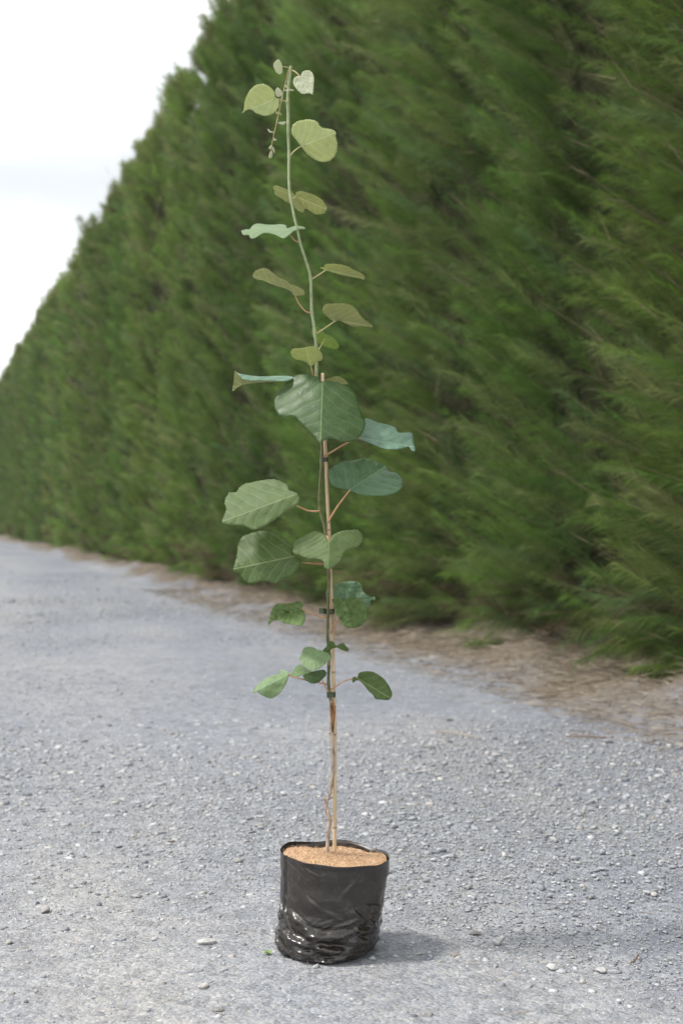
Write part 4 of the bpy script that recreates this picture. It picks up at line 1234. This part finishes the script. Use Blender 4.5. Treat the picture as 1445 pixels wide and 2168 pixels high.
# ------------------------------------------------------------------ ties
def plant_tie(px0, px1, py, h, label, mat, tail=None):
    """a flat tape loop round the stem and the stake"""
    cx = (px0 + px1) / 2
    c = at(cx, py)
    rx = (px1 - px0) / 2 / FPX * Y0 + 0.0003
    ry = 0.0062
    hh = h / 2 / FPX * Y0
    N = 40
    vs, fs = [], []
    for (rr, lev) in ((0.0, -1), (0.0, 1), (-0.0005, 1), (-0.0005, -1)):
        for i in range(N):
            a = 2 * math.pi * i / N
            ca, sa = math.cos(a), math.sin(a)
            ex = math.copysign(abs(ca) ** 0.6, ca); ey = math.copysign(abs(sa) ** 0.8, sa)
            vs.append(c + Vector(((rx + rr) * ex, 0.001 + (ry + rr) * ey, hh * lev + 0.0006 * math.sin(a + 1))))
    for r in range(4):
        for i in range(N):
            j = (i + 1) % N
            r2 = (r + 1) % 4
            fs.append((r * N + i, r * N + j, r2 * N + j, r2 * N + i))
    parts = [(vs, fs)]
    if tail:
        a, b, th, slope = tail
        A0, B0 = at(a, py, Y0 - 0.004), at(b, py - 1.5, Y0 - 0.010)
        M0 = A0.lerp(B0, 0.5) + Vector((0, -0.003, 0.0004))
        tv, tf = [], []
        for p in (A0, M0, B0):
            for dz in (-1, 1):
                for dy in (0, 0.0005):
                    tv.append(p + Vector((0, dy, dz * th)))
        for i in range(2):
            o = i * 4
            tf += [(o, o + 2, o + 6, o + 4), (o + 1, o + 5, o + 7, o + 3), (o, o + 4, o + 5, o + 1), (o + 2, o + 3, o + 7, o + 6)]
        tf += [(0, 1, 3, 2), (8, 10, 11, 9)]
        parts.append((tv, tf))
    V, F = merge(parts)
    o = mesh_obj('plant_tie', V, F, mat, smooth=False)
    tag(o, label, 'tie', 'tape ties holding the vine to the stake')
M_TIE = mat_plain('tie_tape', (0.030, 0.045, 0.018, 1), (0.065, 0.085, 0.040, 1), 90, rough=0.4, spec=0.5)
M_TIED = mat_plain('tie_tape_black', (0.012, 0.016, 0.008, 1), (0.035, 0.042, 0.02, 1), 90, rough=0.35, spec=0.5)
plant_tie(677, 694, 973, 9, 'black green tape tie wound round vine and stake under the highest big leaves', M_TIED)
plant_tie(690, 707.5, 1294.5, 11, 'olive tape tie with a loose tail sticking out to the left, among the crumpled leaves', M_TIE, tail=(692, 675, 0.0052, 0))
plant_tie(691.5, 709.5, 1470.5, 11, 'dark green tape tie lowest on the stem, just above the brown graft', M_TIE)

# ------------------------------------------------------------------ single stones and bits that stand out
def rock_mesh(name, px, py, w, h, d, col, seed, yaw=0.0):
    """an angular stone: a jittered ball cut by a few planes"""
    rnd = random.Random(seed)
    Yg = CAM_H * FPX / (py - 1084.0)
    X = (px - 722.5) / FPX * Yg
    bm = bmesh.new()
    bmesh.ops.create_icosphere(bm, subdivisions=3, radius=1.0)
    cuts = []
    for i in range(11):
        n = Vector((rnd.gauss(0, 1), rnd.gauss(0, 1), rnd.gauss(0, 0.9))).normalized()
        cuts.append((n, rnd.uniform(0.55, 0.85)))
    for v in bm.verts:
        for n, k_ in cuts:
            e = v.co.dot(n) - k_
            if e > 0:
                v.co -= n * e
        v.co *= 1 + 0.05 * mnoise.noise(v.co * 3 + Vector((seed, 0, 0)))
    sc = w / FPX * Yg / 2
    ca, sa = math.cos(yaw), math.sin(yaw)
    V = []
    zmin = min(v.co.z for v in bm.verts)
    for v in bm.verts:
        x, y, z = v.co.x * sc * 1.2, v.co.y * sc * d * 1.2, (v.co.z - zmin) * sc * h * 0.62
        V.append((X + x * ca - y * sa, Yg + x * sa + y * ca, z - sc * 0.08))
    F = [[q.index for q in f.verts] for f in bm.faces]
    bm.free()
    m = mat_plain(name + '_face', tuple(c * 0.6 for c in col) + (1,), tuple(min(1, c * 0.85) for c in col) + (1,), 120, rough=0.85, spec=0.2, bump=0.5)
    return mesh_obj(name, V, F, m, smooth=False)

G_ST = 'larger stones lying loose on the gravel'
for (px, py, w, h, d, col, yaw, lab) in [
    (440, 1998, 40, 0.55, 0.7, (0.60, 0.59, 0.57), 0.1, 'flat cream stone lying on the gravel to the left of the black bag'),
    (95, 1932, 22, 1.2, 0.8, (0.50, 0.48, 0.46), 0.8, 'pointed pale stone with a dark right side at the far left of the drive'),
    (1054, 2000, 22, 1.6, 0.7, (0.58, 0.58, 0.57), 0.3, 'upright pale stone to the right of the bag, past the tip of its shadow'),
    (1166, 2052, 25, 0.85, 0.9, (0.64, 0.64, 0.63), 0.0, 'smooth whitish round stone in the right foreground'),
    (1271, 2058, 24, 0.75, 0.9, (0.56, 0.56, 0.55), 0.5, 'pale rounded stone with a dark edge, right of the whitish round stone'),
    (964, 2024, 20, 0.6, 0.8, (0.30, 0.28, 0.26), 0.2, 'small dark brown stone just below the shadow of the bag'),
    (1005, 1978, 26, 0.4, 0.7, (0.22, 0.21, 0.20), 0.0, 'flat dark stone behind the tip of the shadow of the bag'),
    (462, 2140, 24, 0.6, 0.8, (0.30, 0.29, 0.28), 0.1, 'dark flat stone close to the bottom edge, left of the bag'),
    (430, 2092, 26, 0.9, 0.8, (0.56, 0.54, 0.51), 0.9, 'angular cream stone in the left foreground, below the flat cream stone'),
    (362, 1782, 14, 0.7, 0.8, (0.42, 0.38, 0.33), 0.3, 'small brown stone on the gravel level with the bag rim, left of it'),
    (901, 2152, 26, 0.8, 0.8, (0.38, 0.37, 0.37), 0.6, 'grey block stone at the bottom edge, right of the bag'),
    (788, 2032, 15, 1.1, 0.9, (0.52, 0.53, 0.54), 0.2, 'small light grey stone touching the right foot of the bag'),
]:
    o = rock_mesh('stone', px, py, w, h, d, col, px * 3 + py, yaw)
    tag(o, lab, 'stone', G_ST)

def ground_at(px, py, z=0.0):
    Y = (CAM_H - z) * FPX / (py - 1084.0)
    return Vector(((px - 722.5) / FPX * Y, Y, z))

# tiny weed by the foot of the bag
def weed(px, py, n, size, label, flat=0.6):
    b = ground_at(px, py)
    V, F, MI, UV = [], [], [], []
    for i in range(n):
        a = random.uniform(0, 6.28)
        ln = size * random.uniform(0.6, 1.1)
        d = Vector((math.cos(a), math.sin(a), flat * random.uniform(0.3, 1.0))).normalized()
        sd = d.cross(Vector((0, 0, 1))).normalized()
        o = len(V)
        for t, w in ((0, 0.05), (0.35, 0.16), (0.7, 0.17), (1.0, 0.02)):
            c = b + d * ln * t + Vector((0, 0, 0.004 - ln * 0.3 * t * t + 0.1 * ln * t))
            V.append(c - sd * ln * w); V.append(c + sd * ln * w)
        for j in range(3):
            F.append((o + 2 * j, o + 2 * j + 1, o + 2 * j + 3, o + 2 * j + 2))
    m = mat_plain('weed_leaf', lin(96, 128, 52), lin(132, 160, 80), 60, rough=0.6, spec=0.3, trans=0.2)
    o = mesh_obj('weed', V, F, m)
    tag(o, label, 'weed')
weed(567, 2022, 13, 0.013, 'tiny green weed sprouting beside the left foot of the bag')
weed(1, 1, 1, 0.01, 'x') if False else None
for k_ in range(1):
    weed(300, 1214, 60, 0.16, 'low green weed patch growing at the foot of the hedge, far left', flat=0.9)

# curled dry leaf and sticks
def stick(name, pts, r, col, label, cat):
    P = [ground_at(*p[:2]) + Vector((0, 0, p[2])) for p in pts]
    f = [Vector(q) for q in catmull([tuple(p) for p in P], 6)]
    n = len(f)
    vs, fs = tube(f, [r * (1 - 0.5 * abs(2 * i / (n - 1) - 0.9)) for i in range(n)], 8, bumps=0.2)
    m = mat_plain(name + '_bark', tuple(c * 0.7 for c in col) + (1,), col + (1,), 90, rough=0.85, spec=0.15, bump=0.4)
    o = mesh_obj(name, vs, fs, m)
    tag(o, label, cat)
stick('dry_twig', [(1333, 2041, 0.002), (1343, 2039, 0.006), (1349, 2033, 0.009), (1347, 2027, 0.011)], 0.0018, (0.20, 0.13, 0.08), 'short curled brown twig on the gravel at the far right', 'twig')
stick('stick', [(920, 1553, 0.008), (960, 1558, 0.012), (1015, 1567, 0.008)], 0.004, (0.40, 0.36, 0.31), 'long pale bare stick lying flat on the gravel in front of the litter', 'stick', )
stick('stick', [(1195, 1562, 0.006), (1240, 1566, 0.012), (1285, 1566, 0.006)], 0.004, (0.24, 0.18, 0.13), 'brown stick on the gravel, right of the long pale stick', 'stick')
stick('stick', [(1342, 1520, 0.02), (1375, 1518, 0.028), (1385, 1520, 0.02)], 0.008, (0.62, 0.56, 0.50), 'short whitish stick on the edge of the needle litter at the right', 'stick')
stick('stick', [(1100, 1422, 0.05), (1128, 1419, 0.075), (1150, 1420, 0.06)], 0.016, (0.50, 0.36, 0.20), 'thick light brown broken branch on the litter under the hedge', 'stick')


# ------------------------------------------------------------------ air: thin haze volume added to lift the dark far hedge
def haze():
    bm = bmesh.new()
    bmesh.ops.create_cube(bm, size=1.0)
    V = [(v.co.x * 330, 60 + v.co.y * 330, 3.3 + v.co.z * 9.0) for v in bm.verts]
    F = [[q.index for q in f.verts] for f in bm.faces]
    bm.free()
    m = bpy.data.materials.new('haze_air')
    m.use_nodes = True
    t = m.node_tree
    t.nodes.clear()
    o = t.nodes.new('ShaderNodeOutputMaterial')
    v = t.nodes.new('ShaderNodeVolumePrincipled')
    v.inputs['Density'].default_value = 0.0007
    v.inputs['Color'].default_value = (0.95, 0.96, 0.97, 1)
    t.links.new(v.outputs[0], o.inputs['Volume'])
    ob = mesh_obj('haze', V, F, m, smooth=False)
    tag(ob, kind='stuff')
haze()
